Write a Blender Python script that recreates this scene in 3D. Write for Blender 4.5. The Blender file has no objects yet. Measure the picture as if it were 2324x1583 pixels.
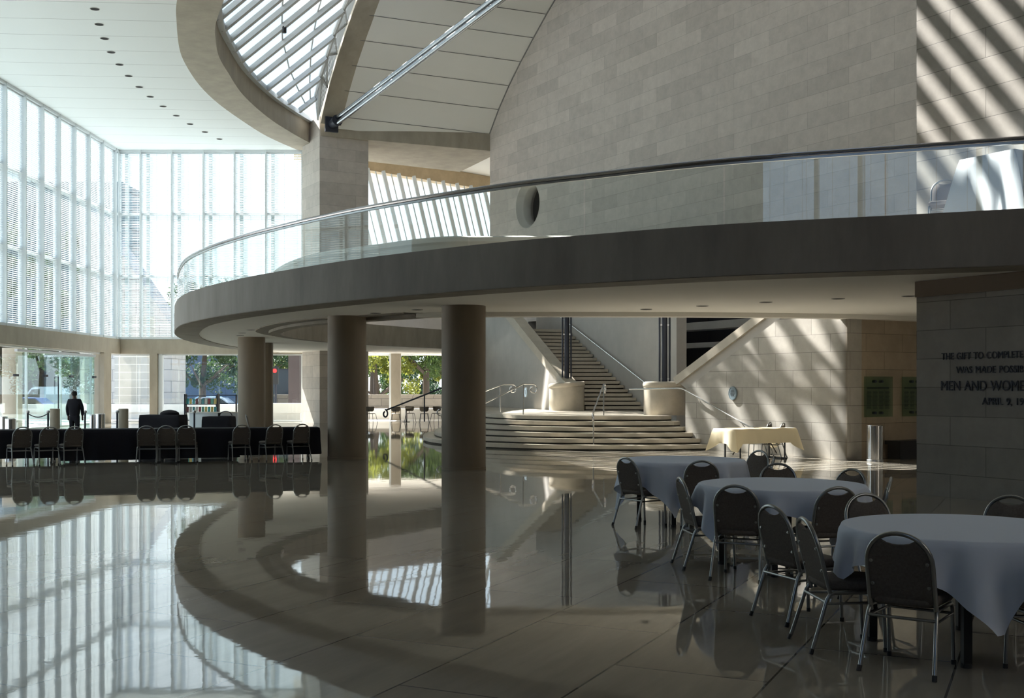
import bpy, math, random
from mathutils import Vector, Matrix
from mathutils.geometry import tessellate_polygon
R = math.radians
random.seed(7)
S = bpy.context.scene
COL = S.collection

# ------------------------------------------------------------------ camera, world, sun, exposure
cd = bpy.data.cameras.new('camera'); cam = bpy.data.objects.new('camera', cd); COL.objects.link(cam)
cam.location = (0, 0, 1.8); cam.rotation_euler = (R(90), 0, 0)
cd.sensor_width = 36; cd.lens = 36 * 2560 / 2324; cd.shift_y = (877 - 791.5) / 2324
cd.clip_end = 600
S.camera = cam
S.view_settings.view_transform = 'Standard'; S.view_settings.look = 'None'
S.view_settings.gamma = 1; S.view_settings.use_curve_mapping = False
S.view_settings.exposure = -1.0
S.cycles.use_denoising = True
S.cycles.max_bounces = 10; S.cycles.diffuse_bounces = 6; S.cycles.glossy_bounces = 5
S.cycles.transparent_max_bounces = 40
S.cycles.sample_clamp_indirect = 6
S.cycles.caustics_reflective = False; S.cycles.caustics_refractive = False

SUN = Vector((.75, -.83, -1)).normalized()
sd = bpy.data.lights.new('sun', 'SUN'); sun = bpy.data.objects.new('sun', sd); COL.objects.link(sun)
sd.energy = 62; sd.angle = R(.38); sd.color = (1, .965, .91)
sun.location = (-40, 60, 60); sun.rotation_euler = SUN.to_track_quat('-Z', 'Y').to_euler()

w = bpy.data.worlds.new('sky'); S.world = w; w.use_nodes = True
nt = w.node_tree; nt.nodes.clear()
tc = nt.nodes.new('ShaderNodeTexCoord'); sp = nt.nodes.new('ShaderNodeSeparateXYZ')
rp = nt.nodes.new('ShaderNodeValToRGB'); bg = nt.nodes.new('ShaderNodeBackground'); wo = nt.nodes.new('ShaderNodeOutputWorld')
nt.links.new(tc.outputs['Generated'], sp.inputs[0]); nt.links.new(sp.outputs['Z'], rp.inputs[0])
dp = nt.nodes.new('ShaderNodeVectorMath'); dp.operation = 'DOT_PRODUCT'; dp.inputs[1].default_value = (-.67, .742, 0)
nt.links.new(tc.outputs['Generated'], dp.inputs[0])
mr = nt.nodes.new('ShaderNodeMapRange'); mr.inputs[1].default_value = -1; mr.inputs[2].default_value = .6; nt.links.new(dp.outputs['Value'], mr.inputs[0])
mk = nt.nodes.new('ShaderNodeMix'); mk.data_type = 'RGBA'; mk.blend_type = 'MULTIPLY'; mk.inputs[0].default_value = 1
tn_ = nt.nodes.new('ShaderNodeMix'); tn_.data_type = 'RGBA'; tn_.inputs[6].default_value = (.34, .52, .86, 1); tn_.inputs[7].default_value = (1.1, 1.07, 1.02, 1)
nt.links.new(mr.outputs[0], tn_.inputs[0]); nt.links.new(rp.outputs[0], mk.inputs[6]); nt.links.new(tn_.outputs[2], mk.inputs[7])
nt.links.new(mk.outputs[2], bg.inputs[0]); nt.links.new(bg.outputs[0], wo.inputs[0])
e = rp.color_ramp.elements
e[0].position = 0.0; e[0].color = (.84, .93, 1, 1)
e[1].position = 1.0; e[1].color = (.30, .55, 1, 1)
m_ = rp.color_ramp.elements.new(.22); m_.color = (.66, .84, 1, 1)
bg.inputs[1].default_value = 3.4

# ------------------------------------------------------------------ materials
MATS = {}
def mat(name, col, rough=.6, metal=0, **kw):
    if name in MATS: return MATS[name]
    m = bpy.data.materials.new(name); m.use_nodes = True
    n = m.node_tree.nodes; l = m.node_tree.links; b = n['Principled BSDF']
    b.inputs['Base Color'].default_value = (*col, 1); b.inputs['Roughness'].default_value = rough
    b.inputs['Metallic'].default_value = metal
    if 'spec' in kw: b.inputs['Specular IOR Level'].default_value = kw['spec']
    if 'emit' in kw:
        b.inputs['Emission Color'].default_value = (*kw['emit'], 1); b.inputs['Emission Strength'].default_value = kw.get('estr', 1)
    if 'trans' in kw:   # thin cloth that lets some light through
        t = n.new('ShaderNodeBsdfTranslucent'); t.inputs[0].default_value = (*col, 1)
        mx = n.new('ShaderNodeMixShader'); mx.inputs[0].default_value = kw['trans']
        l.new(b.outputs[0], mx.inputs[1]); l.new(t.outputs[0], mx.inputs[2]); l.new(mx.outputs[0], n['Material Output'].inputs[0])
    if 'noise' in kw:   # (scale, amount, (sx,sy,sz))
        sc, am, st = kw['noise']
        c = n.new('ShaderNodeTexCoord'); mp = n.new('ShaderNodeMapping'); mp.inputs['Scale'].default_value = st
        ns = n.new('ShaderNodeTexNoise'); ns.inputs['Scale'].default_value = sc; ns.inputs['Detail'].default_value = 6
        ns.inputs['Roughness'].default_value = .65
        r = n.new('ShaderNodeValToRGB')
        r.color_ramp.elements[0].position = .3; r.color_ramp.elements[0].color = (*[x * (1 - am) for x in col], 1)
        r.color_ramp.elements[1].position = .7; r.color_ramp.elements[1].color = (*[min(1, x * (1 + am)) for x in col], 1)
        l.new(c.outputs['Object'], mp.inputs[0]); l.new(mp.outputs[0], ns.inputs['Vector'])
        l.new(ns.outputs[0], r.inputs[0]); l.new(r.outputs[0], b.inputs['Base Color'])
        if kw.get('bump'):
            bp = n.new('ShaderNodeBump'); bp.inputs['Strength'].default_value = kw['bump']; bp.inputs['Distance'].default_value = .02
            l.new(ns.outputs[0], bp.inputs['Height']); l.new(bp.outputs[0], b.inputs['Normal'])
    MATS[name] = m
    return m

def stone(name, col, bw, bh, var=.08, mortar=.006, rough=.75, off=.5, phase=(0, 0), mcol=.45):
    """coursed stone blocks; object x+y runs along the wall, z is up"""
    m = bpy.data.materials.new(name); m.use_nodes = True; MATS[name] = m
    n = m.node_tree.nodes; l = m.node_tree.links; b = n['Principled BSDF']; b.inputs['Roughness'].default_value = rough
    c = n.new('ShaderNodeTexCoord'); s = n.new('ShaderNodeSeparateXYZ'); a = n.new('ShaderNodeMath'); cb = n.new('ShaderNodeCombineXYZ')
    l.new(c.outputs['Object'], s.inputs[0]); l.new(s.outputs[0], a.inputs[0]); l.new(s.outputs[1], a.inputs[1])
    l.new(a.outputs[0], cb.inputs[0]); l.new(s.outputs[2], cb.inputs[1])
    mp = n.new('ShaderNodeMapping'); mp.inputs['Location'].default_value = (phase[0], phase[1], 0)
    l.new(cb.outputs[0], mp.inputs[0])
    br = n.new('ShaderNodeTexBrick'); br.offset = off
    br.inputs['Scale'].default_value = 1; br.inputs['Brick Width'].default_value = bw; br.inputs['Row Height'].default_value = bh
    br.inputs['Mortar Size'].default_value = mortar; br.inputs['Mortar Smooth'].default_value = .2; br.inputs['Bias'].default_value = 0
    br.inputs['Color1'].default_value = (*[x * (1 - var) for x in col], 1); br.inputs['Color2'].default_value = (*[x * (1 + var) for x in col], 1)
    br.inputs['Mortar'].default_value = (*[min(1, x * mcol) for x in col], 1)
    l.new(mp.outputs[0], br.inputs['Vector'])
    ns = n.new('ShaderNodeTexNoise'); ns.inputs['Scale'].default_value = 2.2; ns.inputs['Detail'].default_value = 8; ns.inputs['Roughness'].default_value = .7
    l.new(c.outputs['Object'], ns.inputs['Vector'])
    mx = n.new('ShaderNodeMix'); mx.data_type = 'RGBA'; mx.blend_type = 'OVERLAY'; mx.inputs[0].default_value = .3
    l.new(br.outputs['Color'], mx.inputs[6]); l.new(ns.outputs[0], mx.inputs[7]); l.new(mx.outputs[2], b.inputs['Base Color'])
    bp = n.new('ShaderNodeBump'); bp.inputs['Strength'].default_value = .25; bp.inputs['Distance'].default_value = .01; bp.invert = True
    l.new(br.outputs['Fac'], bp.inputs['Height']); l.new(bp.outputs[0], b.inputs['Normal'])
    return m

def glass(name, tint=(.92, .97, .96), refl=1.0, rough=0.0, ior=1.5):
    m = bpy.data.materials.new(name); m.use_nodes = True; MATS[name] = m
    n = m.node_tree.nodes; l = m.node_tree.links; n.remove(n['Principled BSDF'])
    t = n.new('ShaderNodeBsdfTransparent'); t.inputs[0].default_value = (*tint, 1)
    g = n.new('ShaderNodeBsdfGlossy'); g.inputs['Roughness'].default_value = rough; g.inputs[0].default_value = (refl, refl, refl, 1)
    f = n.new('ShaderNodeLayerWeight'); f.inputs[0].default_value = .5      # Schlick's law from the facing angle, alike on both sides
    p5 = n.new('ShaderNodeMath'); p5.operation = 'POWER'; p5.inputs[1].default_value = 5; l.new(f.outputs['Facing'], p5.inputs[0])
    f0 = ((ior - 1) / (ior + 1)) ** 2
    ma = n.new('ShaderNodeMath'); ma.operation = 'MULTIPLY_ADD'; ma.inputs[1].default_value = 1 - f0; ma.inputs[2].default_value = f0; l.new(p5.outputs[0], ma.inputs[0])
    x = n.new('ShaderNodeMixShader')
    l.new(ma.outputs[0], x.inputs[0]); l.new(t.outputs[0], x.inputs[1]); l.new(g.outputs[0], x.inputs[2])
    l.new(x.outputs[0], n['Material Output'].inputs[0])
    return m

CONC = (.25, .225, .185)
LIME = (.385, .362, .322)
alu_sky = mat('skylight_grey', (.52, .54, .55), .5)
concrete = mat('concrete', CONC, .75, noise=(1.6, .22, (1, 1, .35)), bump=.15)
concrete_pale = mat('concrete_pale', (.33, .295, .235), .75, noise=(1.2, .16, (1, 1, .4)), bump=.1)
white_plaster = mat('white_plaster', (.74, .72, .67), .8)
stair_plaster = mat('stair_plaster', (.42, .40, .37), .8, noise=(.9, .08, (1, 1, 1)))
step_stone = mat('step_stone', (.44, .395, .32), .35, noise=(2, .12, (1, 1, 1)))
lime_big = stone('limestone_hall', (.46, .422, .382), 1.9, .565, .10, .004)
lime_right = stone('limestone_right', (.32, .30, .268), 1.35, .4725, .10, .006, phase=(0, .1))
lime_low = stone('limestone_low', LIME, 1.3, .445, .07, .006)
chrome = mat('chrome', (.62, .62, .62), .18, 1)
steel = mat('brushed_steel', (.50, .51, .52), .35, 1)
dark_metal = mat('dark_metal', (.03, .035, .05), .45, .4)
alu = mat('white_aluminium', (.62, .66, .68), .45)
blind_mat = mat('blind_white', (.88, .90, .91), .7, trans=.25)
fabric = mat('chair_fabric', (.115, .098, .085), .9, noise=(60, .25, (1, 1, 1)))
frame_mat = mat('chair_frame', (.30, .31, .31), .28, 1)
screw_mat = mat('screw_steel', (.36, .36, .35), .3, 1)
rubber = mat('black_rubber', (.02, .02, .022), .6)
cloth_blue = mat('cloth_blue', (.73, .80, .94), .9, trans=.12)
cloth_cream = mat('cloth_cream', (.84, .75, .54), .85, trans=.25)
cloth_black = mat('cloth_black', (.008, .008, .014), .9)
cloth_white = mat('cloth_white', (.75, .80, .84), .85, trans=.15)
plywood = mat('table_plywood', (.30, .2, .12), .5)
black_paint = mat('black_paint', (.012, .012, .014), .4)
glass_clear = glass('window_glass', (.96, .98, .985))
glass_upper = glass('upper_window_glass', (.80, .86, .87))
glass_rail = glass('balustrade_glass', (.945, .972, .965), 1.0, 0, 1.55)
glass_green = glass('entrance_glass', (.90, .975, .965))
glass_plaque = glass('plaque_glass', (.70, .80, .70))
void_black = mat('void_dark', (.012, .011, .011), .9)
skin_m = mat('skin_dark', (.09, .05, .035), .5)
navy = mat('navy_cloth', (.006, .007, .014), .9)
hair_m = mat('hair_black', (.008, .007, .007), .8)

def floor_material():
    m = bpy.data.materials.new('polished_stone_floor'); m.use_nodes = True
    n = m.node_tree.nodes; l = m.node_tree.links; b = n['Principled BSDF']
    c = n.new('ShaderNodeTexCoord'); mp = n.new('ShaderNodeMapping'); mp.vector_type = 'POINT'
    # tiles run along the direction 25.6 degrees right of the view
    mp.inputs['Rotation'].default_value = (0, 0, -R(64.4)); mp.inputs['Location'].default_value = (.3, .44, 0)
    l.new(c.outputs['Object'], mp.inputs[0])
    br = n.new('ShaderNodeTexBrick'); br.offset = .5
    for k, v in (('Scale', 1), ('Brick Width', 2.05), ('Row Height', 1.0), ('Mortar Size', .008), ('Mortar Smooth', .1), ('Bias', 0)): br.inputs[k].default_value = v
    br.inputs['Color1'].default_value = (.275, .25, .205, 1); br.inputs['Color2'].default_value = (.32, .292, .24, 1); br.inputs['Mortar'].default_value = (.085, .075, .062, 1)
    l.new(mp.outputs[0], br.inputs['Vector'])
    mp2 = n.new('ShaderNodeMapping'); mp2.inputs['Scale'].default_value = (.35, 2.2, 1)
    l.new(mp.outputs[0], mp2.inputs[0])
    ns = n.new('ShaderNodeTexNoise'); ns.inputs['Scale'].default_value = 1.4; ns.inputs['Detail'].default_value = 8; ns.inputs['Roughness'].default_value = .65
    l.new(mp2.outputs[0], ns.inputs['Vector'])
    mx = n.new('ShaderNodeMix'); mx.data_type = 'RGBA'; mx.blend_type = 'OVERLAY'; mx.inputs[0].default_value = .35
    l.new(br.outputs['Color'], mx.inputs[6]); l.new(ns.outputs[0], mx.inputs[7])
    # a few dark pits and stains in the stone
    v = n.new('ShaderNodeTexVoronoi'); v.inputs['Scale'].default_value = .42; l.new(c.outputs['Object'], v.inputs['Vector'])
    rr = n.new('ShaderNodeValToRGB'); rr.color_ramp.elements[0].position = .012; rr.color_ramp.elements[0].color = (.35, .33, .3, 1)
    rr.color_ramp.elements[1].position = .03; rr.color_ramp.elements[1].color = (1, 1, 1, 1)
    l.new(v.outputs['Distance'], rr.inputs[0])
    mu = n.new('ShaderNodeMix'); mu.data_type = 'RGBA'; mu.blend_type = 'MULTIPLY'; mu.inputs[0].default_value = 1
    l.new(mx.outputs[2], mu.inputs[6]); l.new(rr.outputs[0], mu.inputs[7]); l.new(mu.outputs[2], b.inputs['Base Color'])
    b.inputs['Roughness'].default_value = .025; b.inputs['IOR'].default_value = 1.46
    n2 = n.new('ShaderNodeTexNoise'); n2.inputs['Scale'].default_value = 3.5; n2.inputs['Detail'].default_value = 3
    l.new(mp.outputs[0], n2.inputs['Vector'])
    bp = n.new('ShaderNodeBump'); bp.inputs['Strength'].default_value = .010; bp.inputs['Distance'].default_value = .05
    l.new(n2.outputs[0], bp.inputs['Height'])
    bp2 = n.new('ShaderNodeBump'); bp2.inputs['Strength'].default_value = .15; bp2.inputs['Distance'].default_value = .004; bp2.invert = True
    l.new(br.outputs['Fac'], bp2.inputs['Height']); l.new(bp.outputs[0], bp2.inputs['Normal']); l.new(bp2.outputs[0], b.inputs['Normal'])
    return m
floor_mat = floor_material()

def ceiling_material(name, col, direction_deg, pitch, loc=0):
    """white panels with thin parallel seams"""
    m = bpy.data.materials.new(name); m.use_nodes = True
    n = m.node_tree.nodes; l = m.node_tree.links; b = n['Principled BSDF']; b.inputs['Roughness'].default_value = .8
    c = n.new('ShaderNodeTexCoord'); mp = n.new('ShaderNodeMapping'); mp.inputs['Rotation'].default_value = (0, 0, -R(direction_deg)); mp.inputs['Location'].default_value = (0, loc, 0)
    l.new(c.outputs['Object'], mp.inputs[0])
    br = n.new('ShaderNodeTexBrick'); br.offset = 0
    for k, v in (('Scale', 1), ('Brick Width', 500), ('Row Height', pitch), ('Mortar Size', .012), ('Mortar Smooth', 0), ('Bias', 0)): br.inputs[k].default_value = v
    br.inputs['Color1'].default_value = (*col, 1); br.inputs['Color2'].default_value = (*col, 1); br.inputs['Mortar'].default_value = (*[x * .45 for x in col], 1)
    l.new(mp.outputs[0], br.inputs['Vector']); l.new(br.outputs['Color'], b.inputs['Base Color'])
    return m
ceil_mat = ceiling_material('ceiling_white', (.82, .86, .86), 4, 1.75)

# ------------------------------------------------------------------ mesh helpers
class MB:
    def __init__(s): s.v = []; s.f = []
    def add(s, vs, fs):
        o = len(s.v); s.v += [tuple(v) for v in vs]; s.f += [tuple(i + o for i in f) for f in fs]; return s
    def box(s, a, b):
        x0, y0, z0 = [min(p, q) for p, q in zip(a, b)]; x1, y1, z1 = [max(p, q) for p, q in zip(a, b)]
        return s.add([(x0, y0, z0), (x1, y0, z0), (x1, y1, z0), (x0, y1, z0), (x0, y0, z1), (x1, y0, z1), (x1, y1, z1), (x0, y1, z1)],
                     [(3, 2, 1, 0), (4, 5, 6, 7), (0, 1, 5, 4), (1, 2, 6, 5), (2, 3, 7, 6), (3, 0, 4, 7)])
    def beam(s, p, q, wd, ht, up=(0, 0, 1)):
        """rectangular bar from p to q"""
        p = Vector(p); q = Vector(q); d = (q - p).normalized(); u = Vector(up); sdv = d.cross(u)
        if sdv.length < 1e-4: sdv = d.cross(Vector((0, 1, 0)))
        sdv.normalize(); u = sdv.cross(d)
        a = sdv * wd / 2; b = u * ht / 2
        return s.add([p - a - b, p + a - b, p + a + b, p - a + b, q - a - b, q + a - b, q + a + b, q - a + b],
                     [(0, 3, 2, 1), (4, 5, 6, 7), (0, 1, 5, 4), (1, 2, 6, 5), (2, 3, 7, 6), (3, 0, 4, 7)][::1])
    def tube(s, pts, r, seg=10, cap=True, closed=False):
        pts = [Vector(p) for p in pts]; n = len(pts); rs = r if isinstance(r, (list, tuple)) else [r] * n
        T = []
        for i in range(n):
            a = pts[(i - 1) % n] if (i > 0 or closed) else pts[0]; b = pts[(i + 1) % n] if (i < n - 1 or closed) else pts[-1]
            T.append((b - a).normalized())
        ref = Vector((0, 0, 1)) if abs(T[0].z) < .9 else Vector((1, 0, 0))
        nv = T[0].cross(ref).normalized(); vs = []
        for i in range(n):
            nv = (nv - T[i] * nv.dot(T[i])).normalized(); bv = T[i].cross(nv)
            for k in range(seg):
                a = 2 * math.pi * k / seg; vs.append(pts[i] + (nv * math.cos(a) + bv * math.sin(a)) * rs[i])
        fs = []
        for i in range(n if closed else n - 1):
            for k in range(seg):
                a = i * seg + k; b = i * seg + (k + 1) % seg; j = (i + 1) % n
                fs.append((a, b, j * seg + (k + 1) % seg, j * seg + k))
        if cap and not closed: fs += [tuple(range(seg))[::-1], tuple((n - 1) * seg + k for k in range(seg))]
        return s.add(vs, fs)
    def lathe(s, prof, seg=32, c=(0, 0, 0)):
        vs = []; fs = []; n = len(prof)
        for r, z in prof:
            for k in range(seg):
                a = 2 * math.pi * k / seg; vs.append((c[0] + r * math.cos(a), c[1] + r * math.sin(a), c[2] + z))
        for i in range(n - 1):
            for k in range(seg):
                fs.append((i * seg + k, i * seg + (k + 1) % seg, (i + 1) * seg + (k + 1) % seg, (i + 1) * seg + k))
        fs += [tuple(range(seg))[::-1], tuple((n - 1) * seg + k for k in range(seg))]
        return s.add(vs, fs)
    def prism(s, poly, z0, z1):
        """plan polygon extruded upward"""
        n = len(poly); vs = [(p[0], p[1], z0) for p in poly] + [(p[0], p[1], z1) for p in poly]
        tri = tessellate_polygon([[Vector((p[0], p[1], 0)) for p in poly]])
        fs = [tuple(t) for t in tri] + [tuple(n + i for i in t[::-1]) for t in tri]
        fs += [(i, (i + 1) % n, n + (i + 1) % n, n + i) for i in range(n)]
        return s.add(vs, fs)
    def slab_xz(s, poly, y0, y1):
        """polygon in local x,z extruded along local y"""
        n = len(poly); vs = [(p[0], y0, p[1]) for p in poly] + [(p[0], y1, p[1]) for p in poly]
        tri = tessellate_polygon([[Vector((p[0], p[1], 0)) for p in poly]])
        fs = [tuple(t) for t in tri] + [tuple(n + i for i in t[::-1]) for t in tri]
        fs += [(i, (i + 1) % n, n + (i + 1) % n, n + i) for i in range(n)]
        return s.add(vs, fs)
    def grid(s, rows, closed=False):
        """rows of equal length -> quads"""
        n = len(rows[0]); vs = [p for r in rows for p in r]; fs = []
        for i in range(len(rows) - 1):
            for k in range(n if closed else n - 1):
                fs.append((i * n + k, i * n + (k + 1) % n, (i + 1) * n + (k + 1) % n, (i + 1) * n + k))
        return s.add(vs, fs)
    def ring(s, a, b, z0, z1):
        """solid between two matching plan polylines a and b"""
        r0 = [(p[0], p[1], z0) for p in a]; r1 = [(p[0], p[1], z1) for p in a]; r2 = [(p[0], p[1], z1) for p in b]; r3 = [(p[0], p[1], z0) for p in b]
        s.grid([r0, r1, r2, r3, r0])
        return s

def obj(name, mb, m, parent=None, smooth=False, ang=35):
    me = bpy.data.meshes.new(name); me.from_pydata(mb.v, [], mb.f); me.validate(); me.update()
    import bmesh
    bm = bmesh.new(); bm.from_mesh(me); bmesh.ops.recalc_face_normals(bm, faces=bm.faces); bm.to_mesh(me); bm.free()
    if smooth:
        me.shade_smooth(); me.set_sharp_from_angle(angle=R(ang))
    me.materials.append(m); o = bpy.data.objects.new(name, me); COL.objects.link(o)
    if parent: o.parent = parent
    return o
def tag(o, label, cat, group=None):
    o['label'] = label; o['category'] = cat
    if group: o['group'] = group
    return o
def thing(name, label, cat, loc=(0, 0, 0), phi=0, group=None):
    o = bpy.data.objects.new(name, None); COL.objects.link(o); o.empty_display_size = .2
    o.location = loc; o.rotation_euler = (0, 0, -R(phi))
    return tag(o, label, cat, group)
def struct(name, mb=None, m=None, parent=None, loc=None, rz=0, smooth=False):
    if mb is None:
        o = bpy.data.objects.new(name, None); COL.objects.link(o)
    else: o = obj(name, mb, m, parent, smooth)
    if loc is not None: o.location = loc
    o.rotation_euler = (0, 0, rz)
    if not parent: o['kind'] = 'structure'
    return o
def kids(o): return [c for c in bpy.data.objects if c.parent == o]
KIDS = {}
def dup(root, loc, phi, label, group=None, cat=None):
    if root.name not in KIDS:
        KIDS[root.name] = [(c, list(kids(c))) for c in kids(root)]
    r = root.copy(); COL.objects.link(r); r.location = loc; r.rotation_euler = (0, 0, -R(phi)); r['label'] = label
    if cat: r['category'] = cat
    if group: r['group'] = group
    for c, gs in KIDS[root.name]:
        k = c.copy(); COL.objects.link(k); k.parent = r
        for g in gs:
            d = g.copy(); COL.objects.link(d); d.parent = k
    return r
def spline(P, n=8):
    P = [Vector(p) for p in P]; out = []
    for i in range(len(P) - 1):
        a = P[max(i - 1, 0)]; b = P[i]; c = P[i + 1]; d = P[min(i + 2, len(P) - 1)]
        for k in range(n):
            t = k / n
            out.append(.5 * ((2 * b) + (c - a) * t + (2 * a - 5 * b + 4 * c - d) * t * t + (3 * b - a - 3 * c + d) * t ** 3))
    out.append(P[-1]); return out
def offset(P, dist):
    """offset a plan polyline to its right-hand side"""
    out = []
    for i in range(len(P)):
        a = Vector(P[max(i - 1, 0)]); b = Vector(P[min(i + 1, len(P) - 1)]); t = (b - a).normalized()
        out.append(Vector((P[i][0] + t.y * dist, P[i][1] - t.x * dist)))
    return out
def on(px, py, z):
    """point at height z whose bearing was measured in the photograph (camera 1.8 m above the floor)"""
    Y = 2560 * (1.8 - z) / (py - 877); return Vector(((px - 1162) / 2560 * Y, Y, z))
def at(px, py, Y): return Vector(((px - 1162) / 2560 * Y, Y, 1.8 - (py - 877) / 2560 * Y))

W = Vector((.5, -.866, 0)); NW = Vector((.866, .5, 0))      # the hall walls run along W
RZW = math.atan2(-.866, .5)

# ------------------------------------------------------------------ floor, ground, ceiling shell
YB = 58.5; XL = -20.5; ZC = 14.03
struct('floor', MB().box((XL - .2, -14, -.3), (24, YB + .2, 0)), floor_mat)
pav = mat('paving', (.50, .48, .44), .8, noise=(.8, .12, (1, 1, 1)))
struct('ground', MB().box((-160, -60, -.6), (140, 220, -.31)).box((-60, YB + .25, -.31), (40, 100, -.04)).box((-60, -60, -.31), (XL - .25, YB + .25, -.04)), pav)

# plan curve of the balcony edge and the ring beam above it
OUT = [(9.3, 15.55), (7.38, 16.27), (6.03, 16.81), (3.39, 17.84), (1.455, 18.98), (-.49, 20.3), (-3.15, 22.75), (-5.4, 25.4), (-6.85, 27.4),
       (-8.15, 29.5), (-9.5, 32.3), (-11.1, 37.1), (-12.2, 41.8), (-12.85, 46.9), (-13.0, 52.7), (-12.75, 58.4)]
OC = [(p.x, p.y) for p in spline([(a, b, 0) for a, b in OUT], 8)]
INN = [(14, 30.9), (11, 29.2), (8.5, 27.9), (5.2, 27.2), (2.5, 27.0), (-.65, 27.0), (-1.9, 27.25), (-3.75, 28.95), (-4.93, 30.1), (-6.15, 32.2), (-7.2, 35.1),
       (-7.5, 37.0), (-7.4, 38.9), (-6.87, 41.7), (-5.7, 44.5), (-3.1, 48.8), (-.3, 53.5), (1.0, 55.6)]
IC = [(p.x, p.y) for p in spline([(a, b, 0) for a, b in INN], 8)]
RING = [(13, 12.0), (9.3, 13.6), (6, 15.3), (1.5, 18.6), (-2.9, 22.9), (-6.7, 27.6), (-9.2, 32.2), (-10.6, 35.7), (-11.24, 37.8), (-11.98, 40.6), (-12.36, 42.65), (-12.66, 45.6), (-12.68, 48.5), (-12.4, 51.8), (-11.96, 55), (-11.17, 57.9), (-10.9, 58.5)]
RC = [(p.x, p.y) for p in spline([(a, b, 0) for a, b in RING], 6)]
RIN = [(14, 13.0), (10.2, 14.6), (6.8, 16.4), (2.4, 19.6), (-1.9, 23.8), (-5.6, 28.4), (-8.0, 32.8), (-9.2, 35.9), (-9.98, 38), (-10.43, 39.7), (-10.84, 41.7), (-11.05, 43.9), (-11.26, 47.3), (-11.07, 51.2), (-10.6, 54.3), (-10.1, 56.7), (-9.9, 57.6)]
RI = [(p.x, p.y) for p in spline([(a, b, 0) for a, b in RIN], 6)]

struct('ceiling', MB().prism([(XL, YB + .3)] + [RC[-1]] + RC[::-1] + [(13, -14), (XL, -14)], ZC, ZC + .5), ceil_mat)

# ring beam
rb = thing('ring_beam', 'broad curved concrete ring beam framing the skylight in the white ceiling', 'beam', (-12, 48, ZC))
def shift(mb, o):
    l = Vector(o.location); mb.v = [tuple(Vector(v) - l) for v in mb.v]; return mb
obj('beam_body', shift(MB().ring(RC, RI, ZC - .02, 15.0), rb), concrete_pale, rb, True)
obj('gutter', shift(MB().ring(offset(RI, -.35), offset(RI, .22), 15.0, 15.22), rb), alu, rb, True)

# ------------------------------------------------------------------ pier and the beam to the hall wall
pc = Vector((-9.43, 55.3, 0))
pier = obj('stone_pier', MB().box((0, 0, 0), (2.57, 2.5, 15.05)), lime_big); pier.location = pc; pier.rotation_euler = (0, 0, R(30))
tag(pier, 'tall square limestone pier standing between the back windows and the hall wall', 'pier')
b0 = Vector((-9.43, 55.3, 0)); b1 = Vector((-1.15, 58.9, 0)); bd = (b1 - b0).normalized(); bn = Vector((-bd.y, bd.x, 0))
cb = thing('cross_beam', 'horizontal concrete beam running from the stone pier to the limestone hall wall', 'beam', (-5, 57, 14.1))
q0 = b0 + bd * .05
obj('beam_body', shift(MB().prism([(q0 + bn * -.02)[:2], (b1 + bd * .6 - bn * .02)[:2], (b1 + bd * .6 + bn * 6)[:2], (q0 + bn * 4.6)[:2]], 14.1, 15.0), cb), concrete_pale, cb)

# hall wall (large limestone wall), local x runs along W from its far end
hw0 = Vector((-1.15, 58.9, 0))
arc = [(0, 15), (.96, 16.07), (2.03, 17.05), (3.22, 17.97), (4.45, 18.83), (5.66, 19.64), (7.0, 20.45), (9, 21.4), (11.5, 22.0), (14, 22.3)]
hall = struct('wall_hall', None); hall.location = hw0; hall.rotation_euler = (0, 0, RZW)
OCU_T, OCU_Z, OCU_R = 3.82, 1.8 + (877 - 465) * 55.6 / 2560, 1.14
def wall_with_hole(poly, c, r, y0, y1, n=40):
    """wall slab in local x,z with a round hole: bridge polygon"""
    hole = [(c[0] + r * math.cos(2 * math.pi * k / n), c[1] + r * math.sin(2 * math.pi * k / n)) for k in range(n)]
    mb = MB(); loops = [[Vector((p[0], p[1], 0)) for p in poly], [Vector((p[0], p[1], 0)) for p in hole[::-1]]]
    tri = tessellate_polygon(loops); flat = poly + hole[::-1]; N = len(flat); np_ = len(poly)
    vs = [(p[0], y0, p[1]) for p in flat] + [(p[0], y1, p[1]) for p in flat]
    fs = [tuple(t) for t in tri] + [tuple(N + i for i in t[::-1]) for t in tri]
    fs += [(i, (i + 1) % np_, N + (i + 1) % np_, N + i) for i in range(np_)]
    fs += [(np_ + i, np_ + (i + 1) % n, N + np_ + (i + 1) % n, N + np_ + i) for i in range(n)]
    return mb.add(vs, fs)
up = wall_with_hole([(0, 5.0), (34, 5.0), (34, 22.3)] + arc[::-1], (OCU_T, OCU_Z), OCU_R, 0, 1.0)
obj('wall_upper', up, lime_big, hall)
obj('wall_lower', MB().box((0, 0, 0), (3.9, 1, 5)).box((5.3, 0, 0), (14.6, 1, 5)).box((22, 0, 0), (34, 1, 5)).box((3.9, 0, 0), (5.3, 1, 4.2)), stair_plaster, hall)
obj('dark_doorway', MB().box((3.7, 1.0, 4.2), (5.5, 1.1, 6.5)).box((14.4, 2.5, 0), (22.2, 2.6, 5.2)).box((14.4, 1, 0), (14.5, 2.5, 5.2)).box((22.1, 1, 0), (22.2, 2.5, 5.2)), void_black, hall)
obj('lintel_band', MB().box((14.6, .4, 3.35), (22, 1.0, 3.55)).box((14.6, .2, 4.05), (22, 1.0, 4.35)), stair_plaster, hall)
lime_trim = mat('lime_trim', (.56, .54, .50), .7)
oc = struct('window_6', None, None); oc.location = hw0 + W * OCU_T + Vector((0, 0, OCU_Z)); oc.rotation_euler = (0, 0, RZW)
def rot_x(mb):
    mb.v = [(x, -z, y) for x, y, z in mb.v]; return mb
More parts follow.
